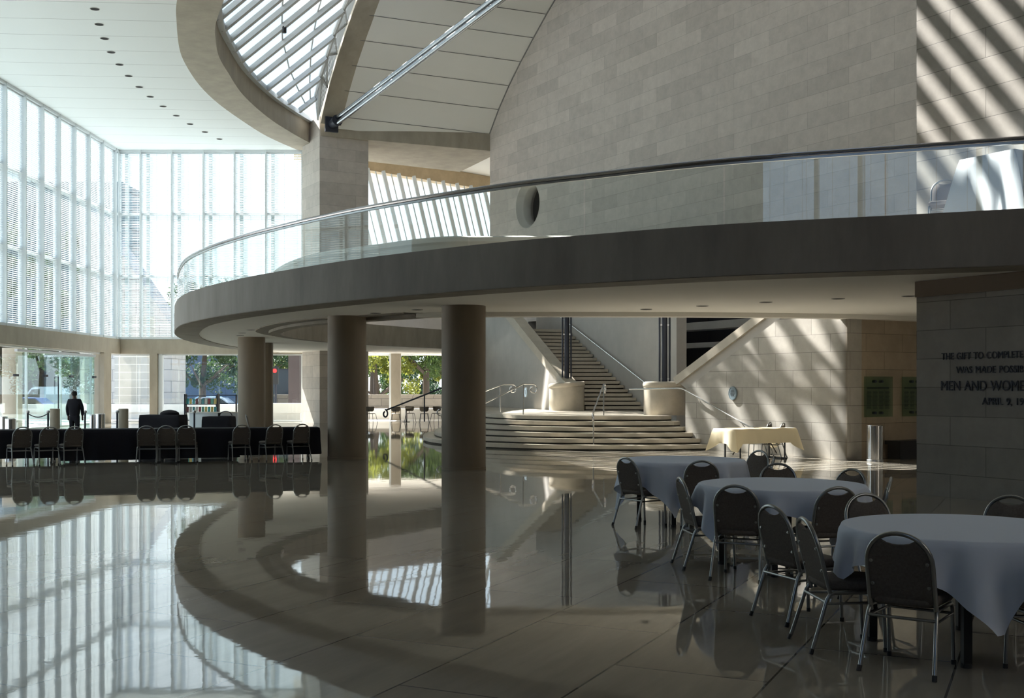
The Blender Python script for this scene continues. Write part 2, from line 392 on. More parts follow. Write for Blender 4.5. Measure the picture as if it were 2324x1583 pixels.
obj('window_frame', rot_x(MB().add(*(lambda m: (m.v, m.f))(MB().grid([[(r * math.cos(2 * math.pi * k / 48), r * math.sin(2 * math.pi * k / 48), z) for k in range(48)] for r, z in ((1.15, .012), (1.13, 0), (1.0, -.33), (.98, -.36), (.98, -.78))], True)))), lime_trim, oc, True)
obj('pane', rot_x(MB().add([(.99 * math.cos(2 * math.pi * k / 48), .99 * math.sin(2 * math.pi * k / 48), -.72) for k in range(48)], [tuple(range(48))])), glass_clear, oc)
obj('dark_room', MB().add([(-1.6, .79, -1.6), (1.6, .79, -1.6), (1.6, .79, 1.6), (-1.6, .79, 1.6), (-2, 3, -2), (2, 3, -2), (2, 3, 2), (-2, 3, 2)], [(4, 5, 6, 7), (0, 1, 5, 4), (1, 2, 6, 5), (2, 3, 7, 6), (3, 0, 4, 7)]), void_black, oc)
obj('warm_lamp_bar', MB().box((-.9, 1.45, .02), (.6, 1.5, .09)), mat('warm_bar', (.5, .2, .08), .5, emit=(1, .35, .1), estr=.5), oc)

# white vaulted ceiling between the hall wall and the rib
rib0 = Vector((-8.3, 55.2, 0))
rows = [[], []]
vault = MB(); ra = []; rbb = []
for t, z in [(-.5, 14.5)] + arc:
    a = hw0 + W * t; bq = rib0 + W * (t * .88); ra.append((a.x + .3 * NW.x, a.y + .3 * NW.y, z)); rbb.append((bq.x - .2, bq.y - .1, z))
vault.grid([ra, rbb]); vault.grid([[(x, y, z + .3) for x, y, z in ra], [(x, y, z + .3) for x, y, z in rbb]])
vo = struct('ceiling_vault', vault, mat('vault_white', (.76, .76, .72), .8), smooth=False)
seam = MB()
for (a, b) in zip(ra[1:-1], rbb[1:-1]):
    seam.beam((a[0], a[1], a[2] - .012), (b[0], b[1], b[2] - .012), .03, .02)
obj('panel_seam', seam, mat('seam_grey', (.18, .18, .17), .8), vo)
edge_ = MB().tube([(x - .3 * NW.x - .02, y - .3 * NW.y, z) for x, y, z in ra], .035, 6)
obj('edge_shadow_gap', edge_, MATS['seam_grey'], vo)

# rib
rib = thing('arched_rib', 'thick concrete rib rising from the stone pier beside the skylight', 'beam', (-8.8, 54.9, 15))
rm = MB()
prof = [(t * .88, z) for t, z in arc]
lo = [[], [], [], []]
for t, z in [(-.25, 14.6)] + prof:
    p = Vector((-8.28, 55.2, 0)) + W * t; q = p - NW * 1.05
    lo[0].append((q.x, q.y, z)); lo[1].append((p.x, p.y, z)); lo[2].append((p.x, p.y, z + .9)); lo[3].append((q.x, q.y, z + .9))
rm.grid(lo + [lo[0]])
obj('rib_body', shift(rm, rib), concrete_pale, rib)

# ------------------------------------------------------------------ conoid skylight
sk = thing('skylight', 'sloping glazed skylight with white rafters inside the concrete ring beam', 'skylight', (-10, 50, 15.2))
low_px = [(680, 245), (654.6, 227), (631, 211), (607, 195), (585.6, 172), (564, 155), (547, 131), (531, 106), (518, 86), (506, 60), (497, 34), (491, 12), (489, -14)]
LOW = [on(x, y, 15.2) for x, y in low_px]
# upper rafter ends climb along the outside of the rib, parallel to it
RD = Vector((1.65, -.75, .97))       # all rafters run parallel, rising towards the rib
upp = [p + RD * (.515 + .475 * i) for i, p in enumerate(LOW)]
gl = MB().grid([LOW, upp]); obj('glazing', shift(gl, sk), glass_clear, sk)
for a, b in zip(LOW, upp):
    obj('rafter', shift(MB().beam(a - Vector((0, 0, .1)), b - Vector((0, 0, .1)), .13, .2), sk), alu_sky, sk)
    obj('rafter_flange', shift(MB().beam(a - Vector((0, 0, .22)), b - Vector((0, 0, .22)), .15, .03), sk), alu_sky, sk)
obj('head_rail', shift(MB().tube(upp, .1, 8), sk), alu_sky, sk)
purl = MB()
for f in (.33, .66):
    purl.tube([a.lerp(b, f) + Vector((0, 0, .03)) for a, b in zip(LOW, upp)], .035, 6)
obj('purlin', shift(purl, sk), alu_sky, sk)
# louvred clerestory between the head rail and the rib
lv = MB(); fr = MB()
ribL = [Vector((-9.2, 54.5, 0)) + W * (-.5 + 1.25 * i) for i in range(len(LOW))]
def rib_z(t):
    pr = [(-1.0, 14.3)] + prof
    for (t0, z0), (t1, z1) in zip(pr, pr[1:]):
        if t <= t1: return z0 + (z1 - z0) * (t - t0) / (t1 - t0)
    return pr[-1][1]
bot = [Vector((p.x, p.y, rib_z(-.5 + 1.25 * i) + .15)) for i, p in enumerate(ribL)]
for i in range(len(LOW) - 1):
    for k in range(8):
        f = (k + .5) / 8
        lv.beam(bot[i].lerp(upp[i], f), bot[i + 1].lerp(upp[i + 1], f), .05, .12)
    fr.beam(bot[i], upp[i], .12, .08, (1, 0, 0)); fr.beam(bot[i], upp[i + 1], .1, .08, (1, 0, 0))
obj('louvre', shift(lv, sk), alu, sk); obj('louvre_frame', shift(fr, sk), alu_sky, sk)
# two small lamps clipped under the rafters
for f, i in ((.45, 8), (.35, 6)):
    p = LOW[i].lerp(upp[i], f)
    o = obj('spot_lamp', MB().lathe([(.06, -.3), (.09, -.28), (.09, -.06), (.05, 0)], 14), black_paint); o.location = p - Vector((0, 0, .12))
    tag(o, 'small dark spot lamp under the skylight rafters, %s one' % ('nearer the top of the picture' if i == 8 else 'lower'), 'lamp')

# unseen bars added over the skylight's nearer stretch to stripe the sunlight
brs = thing('sun_stripe_bars', 'row of added unseen roof bars that stripe the sunlight over the opening', 'skylight', (-4, 36, 18.4))
mdir = Vector((-.837, .547, 0)); pdir = Vector((.547, .837, 0))
c0 = Vector((-4, 33, 19.3)); bm_ = MB()
c0b = c0 - SUN / abs(SUN.z) * 3.6       # the upper tier carries on the same shadow lines
m2 = Vector((-.929, .369, 0)); p2d = Vector((.369, .929, 0))
def shade_normal(md): n_ = md.cross(SUN); n_.normalize(); return n_
def bar_row(cc0, md, pdv, offs, bw_, ylo, yhi):
    n_ = shade_normal(md)
    for d in offs:
        c = cc0 + pdv * ((d - n_.dot(cc0)) / n_.dot(pdv))
        ta = (ylo - c.y) / md.y; tb = (yhi - c.y) / md.y
        a = c + md * max(-16, ta); b = c + md * min(18, tb)
        if (b - a).dot(md) < .5: continue
        bm_.beam(a, b, bw_, 1.5, -SUN)
n1 = shade_normal(mdir); dl = sorted(n1.dot(p) for p in LOW)      # bars fall in line with the rafters and midway between them
offs = [dl[0] - .52 * k for k in range(1, 40)] + dl + [(a + b) / 2 for a, b in zip(dl, dl[1:])] + [dl[-1] + .52 * k for k in range(1, 40)]
bar_row(c0, mdir, pdir, offs, .26, 36, 46.6); bar_row(c0b, mdir, pdir, offs, .40, 47, 61)  # upper tier added denser to shade the landing
n2_ = shade_normal(m2); cA = c0 + Vector((1, -6, 0))
bar_row(cA, m2, p2d, [n2_.dot(cA) + .35 * k for k in range(-60, 60)], .20, 12, 35.6)
obj('bars', shift(bm_, brs), alu, brs)
# roof right of the rib line
rl0 = Vector((-8.28, 55.2, 0)); rA = rl0 + W * 12.3; rB = rl0 + W * 62
struct('ceiling_roof', MB().prism([rA[:2], rB[:2], (26, -14), (34, -14), (40, 40), (hw0 + W * 12 + NW * .5)[:2]], 22.3, 22.7)
       .prism([rA[:2], rB[:2], (rB + NW * .5)[:2], (rA + NW * .5)[:2]], 18.7, 22.5), white_plaster)
RW = (-16.4, -2.6, 8.6, 13.9)      # blue-lit window behind the viewer, seen only as a reflection
struct('wall_rear', MB().box((XL - .5, -14.4, 0), (34, -14, RW[2])).box((XL - .5, -14.4, RW[3]), (34, -14, 22.5)).box((XL - .5, -14.4, RW[2]), (RW[0], -14, RW[3])).box((RW[1], -14.4, RW[2]), (34, -14, RW[3])), lime_low)
w7 = struct('window_7')
for k in range(6): obj('mullion', MB().box((RW[0] + 2.76 * k - .1, -14.2, RW[2]), (RW[0] + 2.76 * k + .1, -14.05, RW[3])), alu, w7)
obj('pane', MB().box((RW[0], -14.12, RW[2]), (RW[1], -14.11, RW[3])), glass_clear, w7)
struct('wall_east', MB().box((24, -14, 0), (24.4, 40, 22.5)), lime_low)
struct('wall_roof_edge', MB().box((13, -14, ZC), (13.4, 13, 22.5)), white_plaster)

# ------------------------------------------------------------------ steel strut
strut_m = mat('strut_steel', (.36, .38, .40), .22, 1)
st = thing('steel_strut', 'long polished steel strut slanting up from the stone pier to the roof', 'strut', at(752, 283, 54.9))
p0 = at(752, 283, 54.9); p1 = at(1135, -6, 41.5); dd = (p1 - p0).normalized(); p2 = p1 + dd * 6
for sg in (-1, 1):
    obj('tube', shift(MB().tube([p0 + dd * .5 + NW * .0 + Vector((0, 0, sg * .13)), p2 + Vector((0, 0, sg * .13))], .105, 14), st), strut_m, st, True)
obj('socket', shift(MB().tube([p0 - dd * .1, p0 + dd * .75], [.18, .27], 14), st), dark_metal, st, True)
pl = MB().box((-.32, -.12, -.36), (.32, .05, .36)); po = obj('base_plate', pl, dark_metal, st); po.rotation_euler = (0, 0, R(24))

# ------------------------------------------------------------------ right wall with the inscription
rw0 = Vector((6.8, 18.96, 0))
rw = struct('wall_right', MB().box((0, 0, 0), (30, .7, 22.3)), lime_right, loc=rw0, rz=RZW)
obj('cornice', MB().box((-.01, -.03, 3.30), (30, 0, 3.56)), mat('cornice_brown', (.20, .15, .11), .7), rw)
ins = thing('wall_inscription', 'raised capital letters of a dedication on the dark limestone wall', 'lettering', rw0, 0)
ins.rotation_euler = (0, 0, RZW)
def text_mesh(txt, size, spacing=1.0, ext=.01):
    cu = bpy.data.curves.new('t', 'FONT'); cu.body = txt; cu.size = size; cu.space_character = spacing; cu.extrude = ext; cu.space_word = 1.25
    o = bpy.data.objects.new('t', cu); COL.objects.link(o); dg = bpy.context.evaluated_depsgraph_get()
    me = bpy.data.meshes.new_from_object(o.evaluated_get(dg)); bpy.data.objects.remove(o); return me
let_m = mat('letter_bronze', (.015, .016, .025), .5, .3)
def wall_t(px):
    k = (px - 1162) / 2560; return (k * 18.96 - 6.8) / (.5 + .866 * k)
def wall_z(px, py):
    return 1.8 - (py - 877) / 2560 * (18.96 - .866 * wall_t(px))
for txt, x0, x1, y, nch in (('THE GIFT TO COMPLETE', 2138, 2323, 816, 0), ('WAS MADE POSSIB', 2171, 2324, 846.5, 0), ('MEN AND WOME', 2137, 2326, 885.5, 0), ('APRIL 9, 19', 2230, 2324, 917.5, 0)):
    h = .115 if txt[0] != 'M' else .165
    me = text_mesh(txt, h * 1.38, 1.0, .006); xs = [v.co.x for v in me.vertices]; wd = max(xs) - min(xs)
    t0, t1 = wall_t(x0), wall_t(x1)
    cu_sp = 1 + ((t1 - t0) / wd - 1) * 1.0
    me = text_mesh(txt, h * 1.38, max(1, 1 + (cu_sp - 1) * 1.12), .006); xs = [v.co.x for v in me.vertices]; k = (t1 - t0) / (max(xs) - min(xs)); mn = min(xs)
    me.transform(Matrix.Translation((-mn, 0, 0))); me.transform(Matrix.Scale(k, 4, (1, 0, 0))); me.transform(Matrix.Rotation(R(90), 4, 'X'))
    me.materials.clear(); me.materials.append(let_m)
    lo_ = bpy.data.objects.new('lettering', me); COL.objects.link(lo_); lo_.parent = ins; lo_.location = (t0, -.012, wall_z(x0, y))

# ------------------------------------------------------------------ lower limestone wall of the stair hall (local x runs along W from its far end)
LC = Vector((8.2, 27.6, 0))        # its near corner
lw0 = LC - W * 9.0                 # far end
lowp = [(2.75, 0), (9, 0), (9, 3.56), (9 - 2.42, 3.56), (2.75, 1.72)]
lw = struct('wall_stair', MB().slab_xz(lowp, 0, .5), lime_low, loc=lw0, rz=RZW)
obj('grey_band', MB().slab_xz([(9 - 2.42, 3.56), (2.75, 1.72), (2.4, 1.9), (9 - 2.9, 3.64), (9 - 2.4, 3.64)], .06, .5), stair_plaster, lw)
obj('coping', MB().slab_xz([(9 - 2.9, 3.62), (2.35, 1.86), (2.2, 2.06), (9 - 3.3, 3.70), (9 - 2.4, 4.1)], -.03, .55), step_stone, lw)
rwl = struct('wall_recess', MB().box((0, 0, 0), (9, .5, 3.6)), stone('limestone_recess', (.36, .29, .21), 1.3, .445, .07, .006), loc=LC, rz=R(30))

# ------------------------------------------------------------------ balcony
bal = thing('balcony', 'sweeping curved concrete balcony with a white underside above the lobby floor', 'balcony', (-8, 29.6, 3.56))
o2 = offset(OC, .75) if False else offset(OC, .75)
# offset() goes to the right of travel; travel runs from the right wall to the back, inside lies to the right
concrete_dark = mat('concrete_dark', (.215, .198, .182), .75, noise=(1.3, .2, (1, 1, .25)), bump=.12)
obj('fascia', shift(MB().ring(OC, offset(OC, .42), 3.555, 4.37), bal), concrete_dark, bal, True)
obj('underside_strip', shift(MB().ring(offset(OC, .02), offset(OC, .78), 3.545, 3.58), bal), concrete, bal)
plan = [p for p in offset(OC, .5)] + [(-9.5, 58.3), (-2, 58.6), (.6, 56)] + [p for p in IC[::-1]] 
plan = [(p[0], p[1]) for p in plan]
obj('soffit', shift(MB().prism(plan, 3.565, 3.75), bal), mat('soffit_white', (.88, .86, .81), .8), bal)
obj('floor_slab', shift(MB().prism(plan, 3.76, 4.25), bal), concrete_pale, bal)
near = IC[:11 * 8 + 1]; far = IC[11 * 8:]
obj('inner_lip', shift(MB().ring(offset(near[:50], .02), offset(near[:50], -.35), 3.46, 3.57), bal), white_plaster, bal, True)
obj('opening_lip', shift(MB().ring(offset(near[49:], .02), offset(near[49:], -.35), 3.46, 3.57), bal), concrete, bal, True)
obj('parapet', shift(MB().ring(near, offset(near, -.25), 4.2, 5.22).tube([(p[0], p[1], 5.24) for p in offset(near, -.125)], .15, 8), bal), white_plaster, bal, True)
sn = near[49:]
obj('opening_strip', shift(MB().ring(sn, offset(sn, -.75), 3.54, 3.57).ring(far, offset(far, -.75), 3.54, 3.57), bal), concrete, bal)
obj('far_fascia', shift(MB().ring(offset(far, .01), offset(far, -.3), 3.46, 4.27), bal), concrete, bal, True)

# glass balustrade on the balcony edge
gb = thing('glass_balustrade', 'frameless glass balustrade with a steel handrail along the curved balcony edge', 'balustrade', (-8, 29.6, 4.37))
GC = offset(OC, .12)
cum = [0]
for a, b in zip(GC, GC[1:]): cum.append(cum[-1] + (b - a).length)
def along(s_):
    for i in range(len(cum) - 1):
        if s_ <= cum[i + 1]: f = (s_ - cum[i]) / (cum[i + 1] - cum[i]); return GC[i].lerp(GC[i + 1], f)
    return GC[-1]
# pane joints at their places along the edge
def s_of(px):
    best = 0; bd_ = 1e9; s_ = 0
    while s_ < cum[-1]:
        p = along(s_); d_ = abs(1162 + 2560 * p.x / p.y - px) if p.y < 36 else 1e9
        if d_ < bd_: bd_ = d_; best = s_
        s_ += .05
    return best
js = [0] + [s_of(x) for x in (2011, 1641, 1323, 1062, 860, 707, 604, 527, 480)]
s_ = js[-1] + 2.6
while s_ < cum[-1] - 1: js.append(s_); s_ += 2.6
js.append(cum[-1] - .2)
for a, b in zip(js, js[1:]):
    pts = [along(a + .012 + (b - a - .024) * k / 8) for k in range(9)]
    obj('glass_pane', shift(MB().ring(pts, offset(pts, .019), 4.30, 5.36), gb), glass_rail, gb)
obj('handrail', shift(MB().tube([(p.x, p.y, 5.40) for p in GC], .042, 10), gb), mat('rail_steel', (.30, .29, .30), .2, 1), gb, True)
obj('rail_channel', shift(MB().ring(offset(OC, .10), offset(OC, .15), 5.33, 5.375), gb), steel, gb)

# ------------------------------------------------------------------ columns
def column(x, y, r, label):
    o = obj('column', MB().lathe([(r + .006, 0), (r + .006, .05), (r, .055), (r, 3.565)], 64), mat('column_concrete', (.21, .168, .12), .55, noise=(1.1, .14, (1, 1, .15)), bump=.05), None, True)
    o.location = (x, y, 0); tag(o, label, 'column')
column(-1.06, 24.73, .483, 'thick round concrete column nearest the steps, under the balcony')
column(-4.15, 28.37, .483, 'thick round concrete column at the right end of the black tables')
column(-9.33, 40.4, .483, 'round concrete column behind the black clothed tables')
column(-10.15, 45.6, .483, 'round concrete column mostly hidden behind another one, behind the black tables')

# ------------------------------------------------------------------ window walls
def left_pt(y, z): return (XL, y, z)
ZT = [4.3, 7.53, 10.76, ZC]
# concrete band between ground floor and upper windows
struct('wall_left', MB().box((XL - .35, -14, 3.5), (XL + .25, YB + .3, 4.25)), concrete_pale)
struct('wall_back', MB().box((XL - .3, YB - .2, 3.5), (-9.6, YB + .4, 4.25)).box((-9.6, YB + 1.2, 3.5), (2, YB + 1.8, 14.2)) if False else MB().box((XL - .3, YB - .2, 3.5), (-9.6, YB + .4, 4.25)), concrete_pale)
w1 = struct('window_1'); w2 = struct('window_2')
lm = [57.9 - 1.8 * i for i in range(0, 20)]
mm = MB()
BL = 0
ordn = ['first', 'second', 'third', 'fourth', 'fifth', 'sixth', 'seventh', 'eighth', 'ninth', 'tenth', 'eleventh', 'twelfth', 'thirteenth', 'fourteenth', 'fifteenth', 'sixteenth',
        'seventeenth', 'eighteenth', 'nineteenth', 'twentieth', 'twenty-first', 'twenty-second', 'twenty-third', 'twenty-fourth', 'twenty-fifth', 'twenty-sixth', 'twenty-seventh', 'twenty-eighth', 'twenty-ninth', 'thirtieth']
for y in lm:
    if y < 4: continue
    obj('mullion', MB().box((XL - .12, y - .035, 4.25), (XL + .22, y + .035, ZC)), alu, w1)
tr = MB()
for z in (4.3, ZC - .06): tr.box((XL - .08, 22, z - .06), (XL + .2, YB, z + .06))
obj('head_and_sill', tr, alu, w1)
tr = MB()
for z in ZT[1:3]: tr.box((XL - .25, 22, z - .06), (XL - .05, YB, z + .06))
for y in lm: tr.box((XL - .3, y + .55, 4.3), (XL - .18, y + .72, ZC))
obj('transom', tr, alu, w1)
obj('glazing', MB().add([(XL - .1, 22, 4.3), (XL - .1, YB, 4.3), (XL - .1, YB, ZC), (XL - .1, 22, ZC)], [(0, 1, 2, 3)]), glass('side_window_glass', (.62, .70, .71)), w1)
bx = [(x - 1162) / 2560 * YB for x in (272, 321, 392, 463.5, 534, 605, 687)]
for x in bx: obj('mullion', MB().box((x - .035, YB - .22, 4.25), (x + .035, YB + .12, ZC)), alu, w2)
tr = MB()
for z in (4.3, ZC - .06): tr.box((XL, YB - .2, z - .06), (bx[-1], YB + .1, z + .06))
obj('head_and_sill', tr, alu, w2)
tr = MB()
for z in ZT[1:3]: tr.box((XL, YB + .05, z - .06), (bx[-1], YB + .25, z + .06))
for x in bx[:-1]: tr.box((x + .2, YB + .18, 4.3), (x + .36, YB + .3, ZC))
obj('transom', tr, alu, w2)
obj('glazing', MB().add([(XL, YB + .1, 4.3), (bx[-1], YB + .1, 4.3), (bx[-1], YB + .1, ZC), (XL, YB + .1, ZC)], [(0, 1, 2, 3)]), glass_upper, w2)
# blinds: thin level slats on cords
def blind(p, q, label, z0=4.42, z1=ZC - .16, pitch=.085, wd=.075):
    p = Vector(p); q = Vector(q); d = (q - p).normalized(); n = Vector((-d.y, d.x, 0))
    o = thing('window_blind', label, 'blind', ((p.x + q.x) / 2, (p.y + q.y) / 2, z0), 0, 'slatted blinds in the tall windows')
    mb = MB(); z = z0
    while z < z1:
        a, b = p - n * wd / 2, p + n * wd / 2; c, e_ = q + n * wd / 2, q - n * wd / 2
        mb.add([(a.x, a.y, z + .008), (b.x, b.y, z - .008), (c.x, c.y, z - .008), (e_.x, e_.y, z + .008)], [(0, 1, 2, 3)]); z += pitch
    obj('slats', shift(mb, o), blind_mat, o)
    cm = MB()
    for f in (.12, .5, .88):
        c = p.lerp(q, f); cm.box((c.x - .006, c.y - .006, z0), (c.x + .006, c.y + .006, z1))
    obj('cords', shift(cm, o), alu, o)
    hb = MB().beam((p.x, p.y, z1 + .04), (q.x, q.y, z1 + .04), .09, .08); obj('head_box', shift(hb, o), alu, o)
ys = [YB - .15] + [y for y in lm if y > 5]
for i, (a, b) in enumerate(zip(ys, ys[1:])):
    blind((XL + .05, b + .06, 0), (XL + .05, a - .06, 0), 'slatted white blind in the long left window wall, %s bay from the corner' % ordn[i])
xs = [XL + .1] + bx[1:]
for k in range(5): blind((RW[0] + 2.76 * k + .15, -13.98, 0), (RW[0] + 2.76 * k + 2.61, -13.98, 0), 'slatted white blind in the rear window mirrored in the balcony glass, %s pane' % ordn[k], RW[2] + .05, RW[3] - .1)
for i, (a, b) in enumerate(zip(xs, xs[1:])):
    blind((a + .06, YB - .05, 0), (b - .06, YB - .05, 0), 'slatted white blind in the back window wall, %s bay from the left corner' % ordn[i])
# ground floor glazing
w3 = struct('window_3'); w4 = struct('window_4')
def gpx(px, Y=YB): return (px - 1162) / 2560 * Y
fr_ = MB()
obj('post', MB().box((gpx(343), YB - .25, 0), (gpx(360), YB + .3, 3.5)), concrete_pale, w4)
obj('post', MB().box((gpx(360.5), YB - .1, 0), (gpx(369), YB + .2, 3.5)), alu, w4)
for x0, x1 in ((246, 343), (369, 690)):
    f_ = MB().box((gpx(x0), YB - .05, 3.42), (gpx(x1), YB + .05, 3.5)).box((gpx(x0), YB - .05, .0), (gpx(x1), YB + .05, .06))
    obj('window_frame', f_, alu, w4)
    obj('pane', MB().box((gpx(x0), YB + .0, .06), (gpx(x1), YB + .012, 3.42)), glass_clear, w4)
obj('frame_bar', MB().box((gpx(684), YB - .08, 0), (gpx(690), YB + .08, 3.5)), alu, w4)
for y0, y1 in ((56.0, 57.0),):
    obj('post', MB().box((XL - .3, y0, 0), (XL + .25, y1, 3.5)), concrete_pale, w3)
for y in (54.9, 51.2, 47.6, 43.0, 38, 33, 28, 22):
    obj('frame_bar', MB().box((XL - .05, y - .04, 0), (XL + .05, y + .04, 3.5)), alu, w3)
obj('window_frame', MB().box((XL - .06, 22, 3.42), (XL + .06, 56, 3.5)).box((XL - .06, 22, 0), (XL + .06, 56, .05)), alu, w3)
obj('pane', MB().box((XL - .006, 22, .05), (XL + .006, 56, 3.42)), glass_clear, w3)
struct('wall_left_rear', MB().box((XL - .3, -14, 0), (XL + .2, 22, ZC + .3)), lime_low)

# glass entrance lobby inside the left windows
ve = thing('glass_vestibule', 'glass entrance box with clamp fittings inside the long left windows', 'entrance', (-18.6, 46, 0))
VX = -18.3
for k, (y0, y1) in enumerate(((41.6, 44.2), (44.25, 46.8), (46.85, 49.4))):
    obj('glass_pane', shift(MB().box((VX, y0, .02), (VX + .012, y1, 3.1)), ve), glass_green, ve)
obj('glass_pane', shift(MB().box((XL, 49.4, .02), (VX, 49.412, 3.1)), ve), glass_green, ve)
obj('header_bar', shift(MB().box((VX - .05, 41.6, 3.1), (VX + .06, 49.45, 3.2)).box((XL, 49.36, 3.1), (VX, 49.45, 3.2)), ve), steel, ve)
for y in (41.6, 44.22, 46.82, 49.38):
    obj('clamp', shift(MB().box((VX - .03, y - .16, 2.18), (VX + .05, y + .16, 2.27)), ve), dark_metal, ve)
obj('door_handle', shift(MB().tube([(VX + .08, 45.3, .9), (VX + .08, 45.3, 2.2)], .022, 8), ve), dark_metal, ve)

# ------------------------------------------------------------------ far sloping window beyond the pier
fw = struct('window_5')
fa = Vector((-9.3, 63.0, 0)); fb = Vector((-.4, 71.6, 0))
def fpt(u, z, sl=0): 
    p = fa.lerp(fb, u); return Vector((p.x + sl * .23, p.y + sl * .12, z))
obj('glazing', MB().add([fpt(0, 14.1), fpt(1, 14.1), fpt(1, 4.3, 9.8), fpt(0, 4.3, 9.8)], [(0, 1, 2, 3)]), glass_clear, fw)
for k in range(-2, 13):
    u = k / 11 + .03
    obj('rafter', MB().beam(fpt(u, 14.2), fpt(u, 4.3, 9.9), .11, .22), alu, fw)
    obj('glazing_bar', MB().beam(fpt(u + .045, 14.1, .1), fpt(u + .045, 4.3, 9.9), .05, .06), alu, fw)
obj('transom', MB().beam(fpt(-.2, 9.4, 4.7), fpt(1.1, 9.4, 4.7), .08, .12), alu, fw)
fbm = thing('far_beam', 'tan concrete beam above the distant sloping window', 'beam', (-5, 66, 14))
fdir = (fb - fa).normalized(); fnn = Vector((-fdir.y, fdir.x, 0))
obj('beam_body', shift(MB().prism([(fa - fdir * 3)[:2], (fb + fdir * 3)[:2], (fb + fdir * 3 + fnn * .6)[:2], (fa - fdir * 3 + fnn * .6)[:2]], 14.1, 14.95), fbm), mat('concrete_tan', (.46, .36, .23), .7, noise=(1.5, .12, (1, 1, 1))), fbm)
struct('ceiling_far', MB().prism([(-9, 59.5), (6, 66), (6, 80), (-12, 72)], 14.97, 15.2), white_plaster)
struct('wall_sill', MB().prism([(fa + fdir * -3 + fnn * -1.2 + Vector((1.4, .6, 0)))[:2], (fb + fdir * 3 + fnn * -1.2 + Vector((1.4, .6, 0)))[:2], (fb + fdir * 3 - fnn * .9 + Vector((1.4, .6, 0)))[:2], (fa - fdir * 3 - fnn * .9 + Vector((1.4, .6, 0)))[:2]], 3.6, 8.4), stair_plaster)
struct('wall_far', MB().box((3.2, 60, 0), (3.6, 80, 15)), lime_low)

# ------------------------------------------------------------------ steps, stairs, pedestals
sl_ = [(-3.05, 41.5), (-3.0, 38), (-2.55, 35.7), (-1.65, 33.9), (-.74, 32.9), (.8, 32.0), (2.35, 31.7), (4.2, 31.7), (5.85, 32.15)]
base = [Vector((p.x, p.y)) for p in spline([(a, b, 0) for a, b in sl_], 6)]
nosing_shade = mat('step_shade', (.10, .09, .075), .8)  # dark tone paints the shade line under each nosing
fs_ = thing('entrance_steps', 'broad flight of six curved stone steps leading up to the stairs', 'steps', (2, 32, 0))
RIS = .155
for i in range(6):
    c = offset(base, -.37 * i)
    c = [(p.x + .02 * i, p.y) for p in c]
    # right ends stop at the stair wall, the back at y 41.5
    k = -.0
    right = Vector((5.85, 32.15)) + Vector((-.5, .866)) * (.42 * i)
    c = [p for p in c if p[1] < 41.5 and p[0] < right.x - .1] + [(right.x, right.y)]
    poly = c + [(4.6, 34.6), (4.6, 41.5)]
    st_ = obj('step', shift(MB().prism(poly, RIS * i + .045, RIS * (i + 1)), fs_), step_stone, fs_)
    inn = [(p[0] + .03, p[1] + .07) for p in poly[:len(c) - 1]] + [(right.x, right.y + .07)] + [(4.6, 34.6), (4.6, 41.4)]
    obj('recess', shift(MB().prism(inn, RIS * i, RIS * i + .046), fs_), nosing_shade, st_)
    ns_ = [(p[0], p[1]) for p in c]
ZP = RIS * 6
obj('landing', shift(MB().prism([(-2.0, 41.5), (6.4, 41.5), (6.4, 52), (-2, 52)], 0, ZP - .002), fs_), step_stone, fs_)
stair = thing('stone_staircase', 'straight stone staircase climbing up behind the pedestals', 'staircase', (3.8, 41.2, ZP))
Ls = Vector((2.7, 41.2, 0)); Ld = Vector((-.32, .947, 0)); Rs = Vector((4.85, 41.2, 0)); Rd = Vector((-.38, .925, 0))
for i in range(21):
    z = ZP + RIS * i
    a0 = Ls + Ld * (.285 * i); a1 = Ls + Ld * (.285 * (i + 1.15)); b0_ = Rs + Rd * (.325 * i); b1_ = Rs + Rd * (.325 * (i + 1.15))
    st_ = obj('step', shift(MB().prism([a0[:2], b0_[:2], b1_[:2], a1[:2]], z + .045, z + RIS), stair), step_stone, stair)
    k7 = Vector((-.02, .07, 0)); obj('recess', shift(MB().prism([(a0 + k7)[:2], (b0_ + k7)[:2], b1_[:2], a1[:2]], max(0, z - .2), z + .046), stair), nosing_shade, st_)
    
zt = ZP + RIS * 21
aT = Ls + Ld * (.285 * 21); bT = Rs + Rd * (.325 * 21)
obj('landing', shift(MB().prism([aT[:2], bT[:2], (bT + Rd * 4)[:2], (aT + Ld * 8)[:2]], zt - .3, zt), stair), step_stone, stair)
# left parapet of the staircase
pr = thing('stair_parapet', 'grey plastered parapet wall sloping up on the left of the staircase', 'parapet', (1.97, 41, 0))
pr.rotation_euler = (0, 0, math.atan2(Ld.y, Ld.x))
obj('parapet_body', MB().slab_xz([(-.3, 0), (12, 0), (12, 5.5), (8.3, 5.5), (0, 1.72), (-.3, 1.7)], -.3, .05), stair_plaster, pr)
obj('coping', MB().slab_xz([(-.2, 1.62), (8.6, 5.56), (8.1, 5.75), (-.2, 1.96)], -.34, .13), step_stone, pr)
# right stair wall with handrail
sw = struct('wall_stair_side', MB().slab_xz([(-2.2, 0), (10, 0), (10, 5.6), (-2.2, 5.6)], -.4, 0), stair_plaster, loc=Rs + Vector((.03, .02, 0)), rz=math.atan2(Rd.y, Rd.x))
hr = thing('stair_handrail', 'straight steel handrail on the grey wall beside the staircase', 'handrail', Rs)
hr.rotation_euler = (0, 0, math.atan2(Rd.y, Rd.x))
obj('rail', MB().tube([(-.3, .09, 1.9), (7.2, .09, 4.78)], .028, 8), chrome, hr, True)
for s_ in (.3, 2.6, 4.9, 7.0): obj('bracket', MB().tube([(s_, .0, 1.95 + .384 * s_), (s_, .09, 2.0 + .384 * s_)], .014, 6), chrome, hr)
